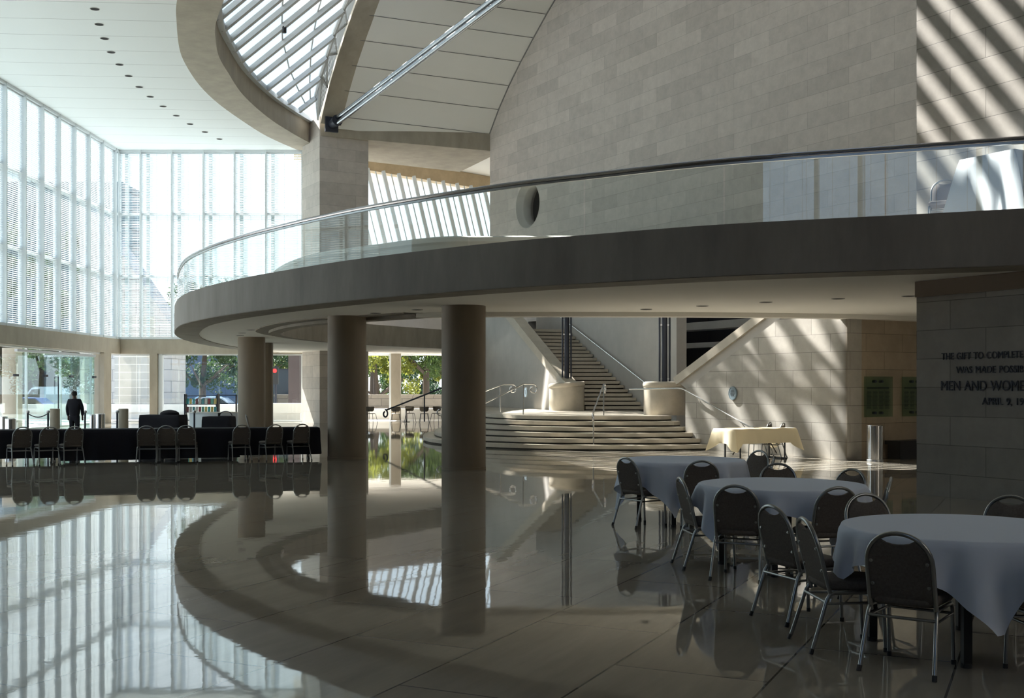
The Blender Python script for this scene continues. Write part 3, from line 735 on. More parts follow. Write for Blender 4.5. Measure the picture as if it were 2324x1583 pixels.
# pedestals
def pedestal(x, y, label, slant):
    o = thing('newel_pedestal', label, 'pedestal', (x, y, ZP))
    obj('drum', MB().lathe([(.645, 0), (.645, .86)], 40), step_stone, o, True)
    mb = MB().lathe([(.63, .84), (.66, .87), (.675, .93), (.66, 1.0), (.6, 1.03)], 40)
    mb.v = [(a, b, c + slant * a) for a, b, c in mb.v]
    obj('cap', mb, step_stone, o, True); return o
pedestal(2.0, 41.2, 'rounded stone pedestal with slanting cap at the foot of the left parapet', .07)
pedestal(4.72, 34.9, 'rounded stone pedestal beside the sunlit wall at the top of the steps', 0)
def lamp_post(x, y, label):
    o = thing('lamp_standard', label, 'post', (x, y, ZP + 1.03))
    obj('pole', MB().lathe([(.088, 0), (.088, 4.3)], 20), dark_metal, o, True)
    for dx, dy in ((-.155, -.02), (.155, -.02), (.0, .16)):
        obj('rod', MB().lathe([(.03, 0), (.03, 4.3)], 10, (dx, dy, 0)), dark_metal, o, True)
    for z in (.06, 1.72, 3.4):
        obj('clip', MB().box((-.17, -.04, z), (.17, .02, z + .05)), steel, o)
lamp_post(2.0, 41.2, 'dark cluster of slim poles standing on the left stone pedestal')
lamp_post(4.72, 34.9, 'dark cluster of slim poles standing on the right stone pedestal')

# handrails with scrolls
def scroll(c, r, plane, start, turns, n=26, shrink=.45):
    pts = []
    for k in range(n + 1):
        a = start + turns * 2 * math.pi * k / n; rr = r * (1 - shrink * k / n)
        pts.append(c + plane[0] * (rr * math.cos(a)) + plane[1] * (rr * math.sin(a)))
    return pts
Zv = Vector((0, 0, 1))
def rail_on_steps(name, label, foot, head, posts, r=.024, mt=chrome):
    """sloping rail from the lower scroll to the upper scroll"""
    o = thing(name, label, 'handrail', foot)
    foot = Vector(foot); head = Vector(head); d = Vector((head.x - foot.x, head.y - foot.y, 0)); L = d.length; d.normalize()
    a = foot + Zv * .95; b = head + Zv * .95
    low = scroll(a - Zv * .15 - d * .1, .15, (d * -1, Zv), math.pi * .5, .95)[::-1]
    upr = scroll(b - Zv * .15 + d * .35, .15, (d, Zv), math.pi * .5, -.95)
    obj('rail', shift(MB().tube(low + [a, b] + [b + d * .2] + upr, r, 8), o), mt, o, True)
    for f in posts:
        p = foot.lerp(head, f); top = a.lerp(b, f)
        obj('post', shift(MB().tube([p, top], r * .85, 8), o), mt, o, True)
rail_on_steps('scroll_handrail', 'bright steel handrail with scrolled ends in the middle of the broad steps', (2.29, 31.75, RIS), (2.78, 34.2, ZP), (0.02, 1.0))
rail_on_steps('scroll_handrail', 'bright scrolled steel handrail on the left of the steps, nearer one', (-1.2, 34.0, .16), (.35, 34.9, ZP), (.1, 1.0))
rail_on_steps('scroll_handrail', 'bright scrolled steel handrail on the left of the steps, farther one', (-2.3, 37.5, .16), (-.3, 38.4, ZP), (.1, .95))
rail_on_steps('scroll_handrail', 'dark scrolled handrail left of the near column, against the bright terrace', (-4.6, 41.5, 0), (-2.2, 39.2, .9), (.62,), .03, dark_metal)
# wall handrail beside the steps
wr = thing('wall_handrail', 'chrome handrail sloping down along the sunlit limestone wall', 'handrail', lw0)
wr.rotation_euler = (0, 0, RZW)
obj('rail', MB().tube([(1.0, -.75, 1.72), (2.55, -.1, 1.75), (2.75, -.1, 1.74), (5.6, -.1, .72), (5.75, -.1, .72), (5.85, -.1, .6), (5.75, -.1, .5)], .026, 8), chrome, wr, True)
for t, z in ((3.4, 1.5), (5.3, .82)): obj('bracket', MB().tube([(t, 0, z - .12), (t, -.1, z)], .014, 6), chrome, wr)

# round plaques and glass plaques
def plaque(px, py, Yw, label, nrm_phi, r=.16):
    o = thing('round_plaque', label, 'plaque', at(px, py, Yw), nrm_phi)
    mb = MB(); mb.grid([[(rr * math.cos(2 * math.pi * k / 32), y, rr * 1.1 * math.sin(2 * math.pi * k / 32)) for k in range(32)] for rr, y in ((r, 0), (r, -.03), (r * .93, -.035), (r * .92, -.03))], True)
    mb.add([(r * .92 * math.cos(2 * math.pi * k / 32), -.03, r * 1.01 * math.sin(2 * math.pi * k / 32)) for k in range(32)], [tuple(range(32))])
    obj('disc', mb, mat('plaque_slate', (.16, .21, .24), .4), o)
    lm_ = MB()
    for k in range(5): lm_.box((-.09 + .01 * abs(k - 2), -.034, .065 - .033 * k), (.09 - .01 * abs(k - 2), -.03, .077 - .033 * k))
    obj('text_lines', lm_, mat('plaque_text', (.04, .05, .06), .5), o)
k_ = (1664 - 1162) / 2560; t_ = (k_ * LC.y - LC.x) / (-.5 - .866 * k_) 
plaque(1664, 892, LC.y + .866 * ((8.2 - k_ * 27.6) / (.5 + .866 * k_)) - .02, 'small round slate plaque on the sunlit stair wall', 60, .17)
plaque(1194, 890, 43.3, 'small round plaque on the grey parapet wall behind the scrolled handrails', 71, .17)
for (t0, t1, lab) in ((.52, 2.1, 'greenish glass donor plaque in the shaded recess, the whole one'), (1.86, 3.44, 'greenish glass donor plaque cut off by the dark wall edge')):
    p = LC + NW * t0; o = thing('glass_plaque', lab, 'plaque', (p.x, p.y, 1.05)); o.rotation_euler = (0, 0, R(30))
    wd = (t1 - t0) * .62
    obj('panel', MB().box((0, -.09, 0), (wd, -.06, 1.0)), glass_plaque, o)
    tx = MB()
    for c in range(4):
        for r_ in range(14): tx.box((.1 + c * wd * .22, -.058, .2 + r_ * .033), (.1 + c * wd * .22 + wd * .16 - .01 * (r_ % 3), -.055, .213 + r_ * .033))
    tx.box((.1, -.058, .70), (wd - .1, -.055, .74))
    obj('text_lines', tx, mat('plaque_ink', (.01, .015, .012), .6), o)
    bo = MB()
    for x in (wd * .38, wd * .62):
        for z in (.88, .1): bo.tube([(x, -.1, z), (x, 0, z)], .035, 10)
    obj('fixing_bolt', bo, dark_metal, o)

# ------------------------------------------------------------------ banquet chair
def rounded_box(hx, hy, z0, z1, r, crown=.0, n=5):
    """soft cushion block centred on the origin in plan"""
    out = []; pr_ = []
    for k in range(n + 1):
        a = math.pi / 2 * k / n; pr_.append((r * (1 - math.sin(a)) * 1.0, z0 + r * (1 - math.cos(a))) if False else (r - r * math.sin(a), z0 + r - r * math.cos(a)))
    for k in range(n + 1):
        a = math.pi / 2 * k / n; pr_.append((r - r * math.cos(a), z1 - r + r * math.sin(a)))
    rows = []
    for ins_, z in pr_:
        row = []; rc = .06
        for cx, cy, a0 in ((1, 1, 0), (-1, 1, 90), (-1, -1, 180), (1, -1, 270)):
            for q in range(5):
                a = R(a0 + 90 * q / 4); row.append((cx * (hx - ins_ - rc) + rc * math.cos(a), cy * (hy - ins_ - rc) + rc * math.sin(a), z))
        rows.append(row)
    mb = MB().grid(rows, True); m = len(rows[0])
    top = len(mb.v) - m
    mb.v.append((0, 0, z1 + crown)); c = len(mb.v) - 1
    mb.f += [(top + k, top + (k + 1) % m, c) for k in range(m)]; mb.f.append(tuple(range(m))[::-1])
    return mb
HALF, TOPZ, ARCZ = .205, .885, .68
def hoop_y(z): return -.165 - .115 * max(0, (z - .42)) / .46
def hoop_pts(half=HALF, topz=TOPZ, z0=.37, n=18):
    pts = [(-half, hoop_y(z0) + .015, z0), (-half, hoop_y(.45), .45), (-half, hoop_y(ARCZ), ARCZ)]
    for k in range(1, n):
        a = math.pi - math.pi * k / n; z = ARCZ + (topz - ARCZ) * math.sin(a) ** .9; pts.append((half * math.cos(a), hoop_y(z), z))
    return pts + [(half, hoop_y(ARCZ), ARCZ), (half, hoop_y(.45), .45), (half, hoop_y(z0) + .015, z0)]
def chair(label, group, fm=frame_mat):
    t = thing('banquet_chair', label, 'chair', (0, 0, 0), 0, group)
    sc = rounded_box(.215, .22, .415, .485, .03, .018); sc.v = [(x * (1 - .06 * (y < 0)), y + .03, z) for x, y, z in sc.v]
    obj('seat', sc, fabric, t, True, 60)
    # back pad: outline with a scooped top that leaves the hand hole under the hoop
    ol = []; h2 = HALF - .008
    for z in (.445, .5, .56, .62, ARCZ): ol.append((-h2, z))
    nn = 16
    for k in range(1, nn):
        a = math.pi - math.pi * k / nn; x = h2 * math.cos(a); z = ARCZ + (TOPZ - .01 - ARCZ) * math.sin(a) ** .9
        if abs(x) < .108: z = min(z, .815 + .024 * (x / .108) ** 2)
        ol.append((x, z))
    for z in (ARCZ, .62, .56, .5, .445): ol.append((h2, z))
    ol.append((.12, .425)); ol.append((-.12, .425))
    n_ = len(ol); bk = MB(); cx, cz = 0, .63
    lay = [(1.0, -.004), (.985, .012), (.93, .024), (.5, .032)]
    rows_ = [[(cx + (x - cx) * s2, hoop_y(cz + (z - cz) * s2) + dy, cz + (z - cz) * s2) for x, z in ol] for s2, dy in lay]
    rows_b = [[(cx + (x - cx) * s2, hoop_y(cz + (z - cz) * s2) - .012, cz + (z - cz) * s2) for x, z in ol] for s2 in (.5, .97)]
    bk.grid(rows_b + rows_[:], True)
    bk.v.append((cx, hoop_y(cz) + .034, cz)); bk.v.append((cx, hoop_y(cz) - .012, cz)); i1 = len(bk.v) - 2; i0 = len(bk.v) - 1
    l0 = 5 * n_
    bk.f += [(l0 + k, l0 + (k + 1) % n_, i1) for k in range(n_)] + [((k + 1) % n_, k, i0) for k in range(n_)]
    obj('backrest', bk, fabric, t, True, 50)
    bf = obj('back_frame', MB().tube(hoop_pts(), .0148, 10), fm, t, True, 60)
    for x in (-HALF + .03, HALF - .03):
        for z in (.55, .70):
            c = Vector((x, hoop_y(z) - .012, z)); obj('bracket_screw', MB().tube([c + Vector((0, .006, 0)), c + Vector((0, -.002, 0)), c + Vector((0, -.004, 0)), c + Vector((0, -.009, 0))], [.012, .012, .008, .008], 10), screw_mat, bf)
    for sx in (-1, 1):
        lg = obj('leg', MB().tube([(sx * .232, -.30, .0), (sx * .212, -.185, .36), (sx * .209, -.165, .392), (sx * .207, -.13, .405), (sx * .205, .03, .405)], .0138, 8), fm, t, True, 60)
        obj('foot_cap', MB().tube([(sx * .2335, -.304, 0), (sx * .231, -.292, .035)], .016, 8), rubber, lg)
        lg = obj('leg', MB().tube([(sx * .205, .03, .405), (sx * .205, .165, .405), (sx * .205, .195, .392), (sx * .205, .21, .36), (sx * .208, .225, 0)], .0138, 8), fm, t, True, 60)
        obj('foot_cap', MB().tube([(sx * .208, .225, 0), (sx * .208, .2245, .03)], .016, 8), rubber, lg)
    sfm = MB().tube([(-.214, -.195, .345), (.214, -.195, .345)], .010, 8)
    for sx in (-1, 1): sfm.tube([(sx * .215, -.198, .335), (sx * .206, .213, .335)], .009, 8)
    sfm.tube([(-.205, .205, .335), (.205, .205, .335)], .009, 8)
    obj('stretcher', sfm, fm, t, True, 60)
    return t
def seat_at(rear, phi):
    """chair origin from the midpoint between its rear feet"""
    a = R(phi); return (rear[0] + .30 * math.sin(a), rear[1] + .30 * math.cos(a), 0)
G3, G2, G1, GB = 'chairs around the nearest round table', 'chairs around the middle round table', 'chairs around the farthest round table', 'chairs along the black tables'
c1 = chair('dark padded chair at the front of the nearest round table, back fully towards us', G3)
c1.location = seat_at((2.39, 7.02), 36); c1.rotation_euler = (0, 0, -R(36))
CH = [((2.0, 7.83), 86, 'side-on dark chair left of the nearest round table, the nearer of two', G3),
      ((1.97, 8.66), 68, 'side-on dark chair left of the nearest round table, the farther of two', G3),
      ((3.0, 9.62), 166, 'chair on the far side of the nearest round table with a pale shining hoop', G3),
      ((4.18, 9.42), 224, 'chair behind the nearest round table, cut by the right edge below the inscription', G3),
      ((3.42, 6.72), -6, 'chair at the bottom right of which only seat and legs show', G3),
      ((1.66, 11.3), 84, 'chair seen edge-on at the left of the middle round table', G2),
      ((2.05, 10.38), 24, 'dark chair at the front left of the middle round table, back towards us', G2),
      ((2.96, 10.2), -12, 'dark chair at the front right of the middle round table, back towards us', G2),
      ((3.16, 13.42), 188, 'chair with a pale hoop behind the middle round table, left of two', G2),
      ((3.79, 12.5), 236, 'chair behind the middle round table on its right, only the hoop top showing', G2),
      ((3.82, 11.3), 289, 'chair seen exactly edge-on right of the middle round table', G2),
      ((1.44, 14.48), 56, 'chair at the left end of the farthest round table, seat turned to the right', G1),
      ((2.33, 13.84), 4, 'chair in front of the farthest round table, back straight towards us', G1),
      ((3.55, 16.1), 236, 'chair at the right end of the farthest round table beneath the cream table', G1),
      ((3.43, 14.65), 284, 'narrow edge-on chair between the farthest and middle round tables', G1)]
for rear, phi, lab, g in CH: dup(c1, seat_at(rear, phi), phi, lab, g)
bl_lab = ['leftmost of nine chairs along the black tables', 'second chair from the left along the black tables', 'third chair from the left along the black tables, in front of the standing person',
          'fourth chair from the left along the black tables, first of the close-set trio', 'middle chair of the close-set trio along the black tables', 'last chair of the close-set trio along the black tables',
          'chair along the black tables in front of the two far columns', 'second chair from the right end of the black tables', 'last chair at the right end of the black tables']
for i, (px, y, ph) in enumerate(((52, 1059, -40), (113, 1058, -38), (169, 1057, -38), (331, 1054, -12), (376, 1053, -10), (421, 1052, -10), (549, 1049, -28), (625, 1048, -36), (686, 1046, -32))):
    p = on(px + 1, y - 1, 0); dup(c1, seat_at((p.x, p.y), ph), ph, bl_lab[i], GB)
dup(c1, (6.36, 28.98, 0), -60, 'grey chair behind the cream table, left one', 'chairs behind the cream table')
dup(c1, (6.60, 28.56, 0), -60, 'grey chair behind the cream table, right one', 'chairs behind the cream table')
dup(c1, (6.88, 17.98, 4.25), 205, 'chair standing up on the balcony behind the glass beside the white cloth', 'balcony chair')
dup(c1, (-8.35, 36.6, 0), 80, 'lone chair seen edge-on beyond the black tables in front of the far column', 'chair behind the black tables')

# ------------------------------------------------------------------ round tables and their cloths
def round_table(x, y, which):
    t = thing('round_table', 'round folding banquet table under a blue cloth, %s of three' % which, 'table', (x, y, 0), 0, 'round banquet tables')
    obj('tabletop', MB().lathe([(.787, .795), (.80, .802), (.80, .818), (.787, .822)], 64), plywood, t, True)
    for a in (250, 340, 70, 160):
        ca, sa = math.cos(R(a)), math.sin(R(a))
        lg = obj('leg', MB().beam((.6 * ca, .6 * sa, .02), (.6 * ca, .6 * sa, .80), .055, .055, (1, 0, 0)), black_paint, t)
        obj('foot_cap', MB().lathe([(.036, 0), (.036, .03)], 12, (.6 * ca, .6 * sa, 0)), rubber, lg)
    obj('brace', MB().beam((-.56, .2, .72), (.56, -.2, .72), .03, .03).beam((-.2, -.56, .72), (.2, .56, .72), .03, .03), black_paint, t)
def round_cloth(x, y, rot, which, seed, half=1.01, n=216):
    rnd = random.Random(seed); rt = .81; zt_ = .832
    ph = [rnd.uniform(0, 6.28) for _ in range(6)]
    rows = []
    fr0 = [.25, .6, .9, .97]
    for f in fr0: rows.append([(rt * f * math.cos(2 * math.pi * k / n), rt * f * math.sin(2 * math.pi * k / n), zt_) for k in range(n)])
    steps = 16
    for j in range(steps + 1):
        f = j / steps; row = []
        for k in range(n):
            a = 2 * math.pi * k / n; ca = abs(math.cos(a)); sa = abs(math.sin(a))
            Rf = half / (max(ca, sa)); Rf = min(Rf, half * 1.375)
            L = (Rf - rt) * f
            corner = (max(0, Rf - half) / (half * .38)) 
            rip = .55 * math.sin(13 * a + ph[0]) + .3 * math.sin(21 * a + ph[1]) + .3 * math.sin(7 * a + ph[2])
            edge = math.sin(4 * a) # folds on either side of each corner
            rr = rt + .022 * min(1, L / .04) + L * (.10 + .30 * rip * (1 - .55 * min(1, corner))) - L * min(1, corner) * .06
            z = zt_ - max(0, L - .012) * (.985 - .03 * abs(rip)) - .012 * min(1, L / .03)
            da = .10 * L * math.sin(9 * a + ph[3])
            row.append((rr * math.cos(a + da), rr * math.sin(a + da), max(z, .012)))
        rows.append(row)
    mb = MB().grid(rows, True); mb.v.append((0, 0, zt_)); c = len(mb.v) - 1; mb.f += [(c, k, (k + 1) % n) for k in range(n)]
    o = obj('tablecloth', mb, cloth_blue, None, True, 80); o.location = (x, y, 0); o.rotation_euler = (0, 0, R(rot))
    tag(o, 'pale blue cloth hanging in points over the round table, %s of three' % which, 'tablecloth', 'cloths on the round tables')
for (x, y, rot, wch, sd_, hf) in ((3.12, 7.8, 35, 'nearest', 3, 1.01), (2.69, 11.25, -14, 'middle', 5, 1.04), (2.28, 15.05, 30, 'farthest', 9, 1.10)):
    round_table(x, y, wch); round_cloth(x, y, rot, wch, sd_, hf)

# ------------------------------------------------------------------ draped rectangular tables
def draped(x, y, phi, lx, ly, h, drop, m, name, label, cat, seed, amp=.03, corner=.0, group=None, n=24):
    """cloth over a rectangular table; drop = hem length; corner = extra fall at the corners"""
    rnd = random.Random(seed); ring_ = []
    hx, hy = lx / 2, ly / 2
    for (ax, ay, bx_, by_) in ((-hx, -hy, hx, -hy), (hx, -hy, hx, hy), (hx, hy, -hx, hy), (-hx, hy, -hx, -hy)):
        m_n = max(8, int(n * math.hypot(bx_ - ax, by_ - ay)))
        for k in range(m_n):
            f = k / m_n; px_, py_ = ax + (bx_ - ax) * f, ay + (by_ - ay) * f
            nx, ny = (by_ - ay), -(bx_ - ax); l_ = math.hypot(nx, ny); nx /= l_; ny /= l_
            cf = max(0, 1 - min(f, 1 - f) * math.hypot(bx_ - ax, by_ - ay) / .22)
            if cf > 0:
                cxn, cyn = (1 if px_ > 0 else -1), (1 if py_ > 0 else -1)
                nx = nx * (1 - cf * .5) + cxn * .5 * cf; ny = ny * (1 - cf * .5) + cyn * .5 * cf
            ring_.append((px_, py_, nx, ny, cf, math.sin(f * l_ * 9 + seed) * .6 + math.sin(f * l_ * 17 + seed * 2) * .4))
    rows = [[(p[0] * .97, p[1] * .97, h) for p in ring_], [(p[0], p[1], h - .004) for p in ring_]]
    for j in range(1, 9):
        f = j / 8; row = []
        for p in ring_:
            L = (drop + corner * p[4]) * f
            o_ = .015 + L * (.05 + amp * 2.2 * p[5] + .22 * p[4] * (corner > 0))
            row.append((p[0] + p[2] * o_, p[1] + p[3] * o_, max(.01, h - L)))
        rows.append(row)
    mb = MB().grid(rows, True); N_ = len(ring_); mb.f.append(tuple(range(N_)))
    o = obj(name, mb, m, None, True, 70); o.location = (x, y, 0); o.rotation_euler = (0, 0, -R(phi))
    return tag(o, label, cat, group)
def folding_table(x, y, phi, lx, ly, h, label, group=None, base=0):
    t = thing('folding_table', label, 'table', (x, y, base), phi, group)
    obj('tabletop', MB().box((-lx / 2 + .01, -ly / 2 + .01, h - .05), (lx / 2 - .01, ly / 2 - .01, h - .012)), plywood, t)
    for sx in (-1, 1):
        xx = sx * (lx / 2 - .25)
        for sy in (-1, 1): obj('leg', MB().beam((xx, sy * (ly / 2 - .1), .03), (xx, sy * (ly / 2 - .1), h - .05), .03, .03, (1, 0, 0)), black_paint, t)
        obj('foot_bar', MB().box((xx - .02, -ly / 2 + .06, 0), (xx + .02, ly / 2 - .06, .035)), black_paint, t)
        obj('brace', MB().beam((xx, 0, .12), (xx - sx * .45, 0, h - .06), .02, .02), black_paint, t)
    return t
# cream table by the sunlit wall: long side faces left along W
ctc = Vector((6.2, 27.0, 0)) + W * -1.0 + NW * .40
folding_table(ctc.x, ctc.y, 60 - 90 + 180, 1.95, .76, .76, 'folding table under the cream cloth by the sunlit wall')
draped(ctc.x, ctc.y, 150, 1.99, .80, .772, .36, cloth_cream, 'tablecloth', 'cream cloth over the folding table beside the steps', 'tablecloth', 2, .05, .20)
# black tables along the left
tdir = Vector((7.15, 1.8, 0)).normalized(); tphi = -math.degrees(math.atan2(tdir.y, tdir.x)); tn = Vector((-tdir.y, tdir.x, 0))
tend = Vector((-4.78, 28.05, 0))
bt = ['at the right end of the row', 'second from the right end of the row', 'third from the right end of the row', 'at the left end of the row']
for i in range(4):
    c = tend - tdir * (1.0 + 2.0 * i) + tn * .40
    folding_table(c.x, c.y, tphi, 1.98, .76, .77, 'folding table under black cloth, %s' % bt[i], 'row of black clothed tables')
    draped(c.x, c.y, tphi, 1.995, .78, .785, (.66, .71, .73, .66)[i], cloth_black, 'tablecloth', 'black cloth over the folding table %s' % bt[i], 'tablecloth', 11 + i, .02, 0.0, 'black cloths on the table row')
# high table with white cloth up on the balcony
folding_table(7.43, 17.25, 60, .95, .5, 1.06, 'tall table under a white cloth up on the balcony', None, 4.25)
o = draped(7.43, 17.25, 60, .97, .52, 1.075, 1.03, cloth_white, 'tablecloth', 'white cloth over the tall table on the balcony behind the glass', 'tablecloth', 21, .015, .12); o.location.z = 4.25

# ------------------------------------------------------------------ bins, bench
def bin_(x, y, h, r, label):
    o = thing('waste_bin', label, 'bin', (x, y, 0))
    obj('body', MB().lathe([(r, .02), (r, h - .12), (r * 1.03, h - .12), (r * 1.03, h - .1), (r, h - .1), (r, h - .05)], 36), chrome, o, True)
    obj('lid', MB().lathe([(r * 1.02, h - .05), (r * 1.02, h - .02), (r * .9, h), (r * .5, h)], 36), chrome, o, True)
    obj('base_ring', MB().lathe([(r * 1.03, 0), (r * 1.03, .05), (r, .06)], 36), steel, o, True)
    return o
bin_(8.72, 27.1, .88, .185, 'chrome cylinder bin in front of the shaded recess beside the sunlit wall')
be = thing('bench', 'low black bench in the shaded recess behind the bin', 'bench', tuple(LC + NW * 1.25 - Vector((-.5, .866, 0)) * .3)); be.rotation_euler = (0, 0, R(30))
obj('seat_pad', MB().box((0, -.25, .36), (2.6, .25, .46)), rubber, be); obj('base', MB().box((.05, -.2, 0), (2.55, .2, .36)), rubber, be)
for x in (-.0,): pass
for (px, py, Y, lab, r) in ((8, 946, 42, 'chrome bin at the far left edge behind the black tables', .15), (24, 949, 38, 'chrome bin with papers on its lid behind the leftmost chair', .17),
                     (210, 940, 40, 'slim chrome bin beside the window post right of the standing person', .10), (227, 938, 40, 'chrome bin with crumpled paper on top right of the standing person', .17)):
    p = at(px, py, Y); bin_(p.x, p.y, max(.7, p.z), r, lab)
# stanchions and stone bollards
def stanchion(px, py, Y, label):
    p = at(px, py, Y); o = thing('stanchion', label, 'stanchion', (p.x, p.y, 0), 0, 'rope stanchions')
    obj('base', MB().lathe([(.17, 0), (.17, .02), (.05, .05)], 20), dark_metal, o, True)
    obj('post', MB().lathe([(.032, .03), (.032, .93)], 12), dark_metal, o, True)
    obj('ball_top', MB().lathe([(.02, .92), (.055, .95), (.06, .985), (.04, 1.02), (.01, 1.03)], 14), steel, o, True)
    return p
S0 = [stanchion(63, 934, 37, 'black rope stanchion at the left, right of the first chair'), stanchion(109, 934, 37, 'black rope stanchion just left of the left stone bollard'),
      stanchion(193, 934, 37, 'black rope stanchion touching the right side of the standing person'), stanchion(266, 934, 37, 'black rope stanchion just left of the right stone bollard'),
      stanchion(441, 934, 37, 'black rope stanchion between the two black draped carts')]
rope_m = mat('rope_dark', (.05, .045, .05), .8)
for (a, b, lab) in ((S0[0], S0[1], 'sagging rope between the two leftmost stanchions'),):
    pts = [a.lerp(b, k / 10) for k in range(11)]
    o = obj('barrier_rope', MB().tube([(p.x, p.y, .92 - .12 * math.sin(math.pi * k / 10)) for k, p in enumerate(pts)], .018, 6), rope_m); tag(o, lab, 'rope')
for px, Y, lab in ((124.5, 40, 'beige stone bollard left of the standing person'), (280, 40, 'beige stone bollard below the pale stone window view')):
    p = at(px, 927, Y); o = obj('stone_bollard', MB().lathe([(.165, 0), (.17, .02), (.17, 1.0), (.15, 1.02)], 28), concrete_pale, None, True); o.location = (p.x, p.y, 0); tag(o, lab, 'bollard')
# black draped carts behind the tables
p = at(371, 940, 33)
draped(p.x, p.y, 8, 1.2, .6, .98, .965, cloth_black, 'draped_cart', 'black draped cart behind the trio of chairs, the larger one with a hump', 'cart', 5, .02)
hp = MB().lathe([(.28, 0), (.26, .07), (.18, .12), (.05, .15)], 20); o = obj('covered_bundle', hp, cloth_black, None, True); o.location = (p.x + .18, p.y, .975); tag(o, 'black covered hump lying on the larger draped cart', 'bundle')
p = at(497, 944, 33)
draped(p.x, p.y, 6, .8, .55, .93, .915, cloth_black, 'draped_cart', 'smaller black draped cart left of the far columns', 'cart', 6, .02)
o = obj('cup', MB().lathe([(.035, 0), (.04, .1), (.035, .1), (.03, .01)], 14), black_paint); o.location = (p.x - .0, p.y, .93); tag(o, 'small dark cup on the smaller black cart', 'cup')
o = obj('handled_tray', MB().box((-.2, -.12, 0), (.2, .12, .02)).tube([(.18 * math.cos(math.pi * k / 12), 0, .02 + .13 * math.sin(math.pi * k / 12)) for k in range(13)], .012, 8), dark_metal); o.location = (p.x + .2, p.y, .93); tag(o, 'dark tray with an arched handle on the smaller black cart', 'tray')

# ------------------------------------------------------------------ book rack by the window
rk = thing('display_rack', 'dark display rack full of small books in front of the back window', 'rack', (at(459, 893, 46).x, 46, 0))
obj('side_panel', MB().box((-.7, -.15, 0), (-.66, .15, 1.5)), dark_metal, rk); obj('side_panel', MB().box((.64, -.15, 0), (.68, .15, 1.5)), dark_metal, rk)
for z in (.45, .78, 1.10, 1.44): obj('shelf', MB().box((-.66, -.16, z - .03), (.64, .14, z)), dark_metal, rk)
bc = [(.05, .35, .33), (.65, .5, .15), (.1, .4, .4), (.25, .1, .1), (.6, .6, .55), (.1, .3, .32), (.7, .68, .6), (.3, .07, .07), (.15, .4, .3), (.7, .55, .2)]
bo0 = {}
cn = ['teal', 'yellow', 'blue green', 'maroon', 'pale grey', 'dark teal', 'off white', 'red', 'green', 'gold']
for row, z in enumerate((1.10, .78)):
    for k in range(10):
        h = .22 if row == 0 else .2
        o = obj('book', MB().box((-.05, -.012, 0), (.05, .012, h)), mat('book_%d' % ((k + row * 3) % 10), bc[(k + row * 3) % 10], .6))
        o.location = (rk.location.x - .58 + .125 * k, 45.93, z + .001); o.rotation_euler = (R(-8), 0, 0)
        tag(o, '%s book, %s from the left on the %s shelf of the display rack' % (cn[(k + row * 3) % 10], ordn[k], 'upper' if row == 0 else 'second'), 'book', 'books on the %s shelf of the rack' % ('upper' if row == 0 else 'second'))
rk2 = thing('display_rack', 'low empty dark rack behind the book rack by the far column', 'rack', (at(514, 896, 50).x, 50, 0))
obj('frame', MB().box((-.45, -.1, 1.4), (.45, .1, 1.44)).box((-.45, -.1, 1.05), (.45, .1, 1.08)).box((-.45, -.1, 0), (-.42, .1, 1.44)).box((.42, -.1, 0), (.45, .1, 1.44)), dark_metal, rk2)
dk = thing('reception_counter', 'pale curved counter between the two draped carts', 'counter', (at(485, 960, 44).x, 44, 0))
cc_ = [Vector((-.95 + 1.9 * k / 14, -.35 * math.sin(math.pi * k / 14))) for k in range(15)]
obj('front_panel', MB().ring(cc_, offset(cc_, -.08), 0, .78), cloth_white, dk, True); obj('counter_top', MB().ring(offset(cc_, .04), offset(cc_, -.45), .78, .82), white_plaster, dk, True)

# ------------------------------------------------------------------ downlights
def downlight(p, label, group, r=.11):
    o = thing('downlight', label, 'light', p, 0, group)
    obj('trim_ring', MB().grid([[(rr * math.cos(2 * math.pi * k / 24), rr * math.sin(2 * math.pi * k / 24), z) for k in range(24)] for rr, z in ((r * 1.12, .0), (r * 1.12, -.012), (r, -.012), (r, 0.0))], True), mat('trim_white', (.5, .5, .48), .6), o, True)
    obj('dark_lens', MB().lathe([(r, -.010), (r, -.004)], 24), void_black, o)
for i, (x, y) in enumerate([(215, 20), (225, 55), (237, 87), (252, 118), (271, 146), (292, 172), (316, 197), (341, 219), (370, 241), (400, 262), (431, 281), (465, 299), (498, 315)][::-1]):
    downlight(on(x, y, ZC), 'round black downlight in the white ceiling, %s in the row from the back windows' % ordn[i], 'downlights in the high ceiling', .14)
for i, (x, y) in enumerate([(545, 760.6), (549, 755), (569, 748), (599, 741), (639, 732.6), (705, 724.6), (852, 710), (947, 702), (1466.6, 701), (1594, 693.6), (1738, 685), (1902, 677), (2062, 671)]):
    p = on(x, y, 3.565); downlight(p, 'small round downlight under the balcony, %s in the row from the left end' % ordn[i], 'downlights under the balcony', .12)

# ------------------------------------------------------------------ person
def skinned(name, nodes, edges, m, parent, sub=2):
    me = bpy.data.meshes.new(name); me.from_pydata([n[0] for n in nodes], edges, []); me.update(); me.materials.append(m)
    o = bpy.data.objects.new(name, me); COL.objects.link(o); o.parent = parent
    md = o.modifiers.new('skin', 'SKIN'); md.use_smooth_shade = True
    for i, n in enumerate(nodes):
        r = n[1]; me.skin_vertices[0].data[i].radius = r if isinstance(r, tuple) else (r, r)
    me.skin_vertices[0].data[0].use_root = True
    ss = o.modifiers.new('sub', 'SUBSURF'); ss.levels = sub; ss.render_levels = sub
    return o
pp = at(169, 890, 36)
pe = thing('person', 'person in a dark jacket and trousers standing behind the black tables, head turned left', 'person', (pp.x, 36, 0), 0)
pe.scale = (.88, .95, 1)
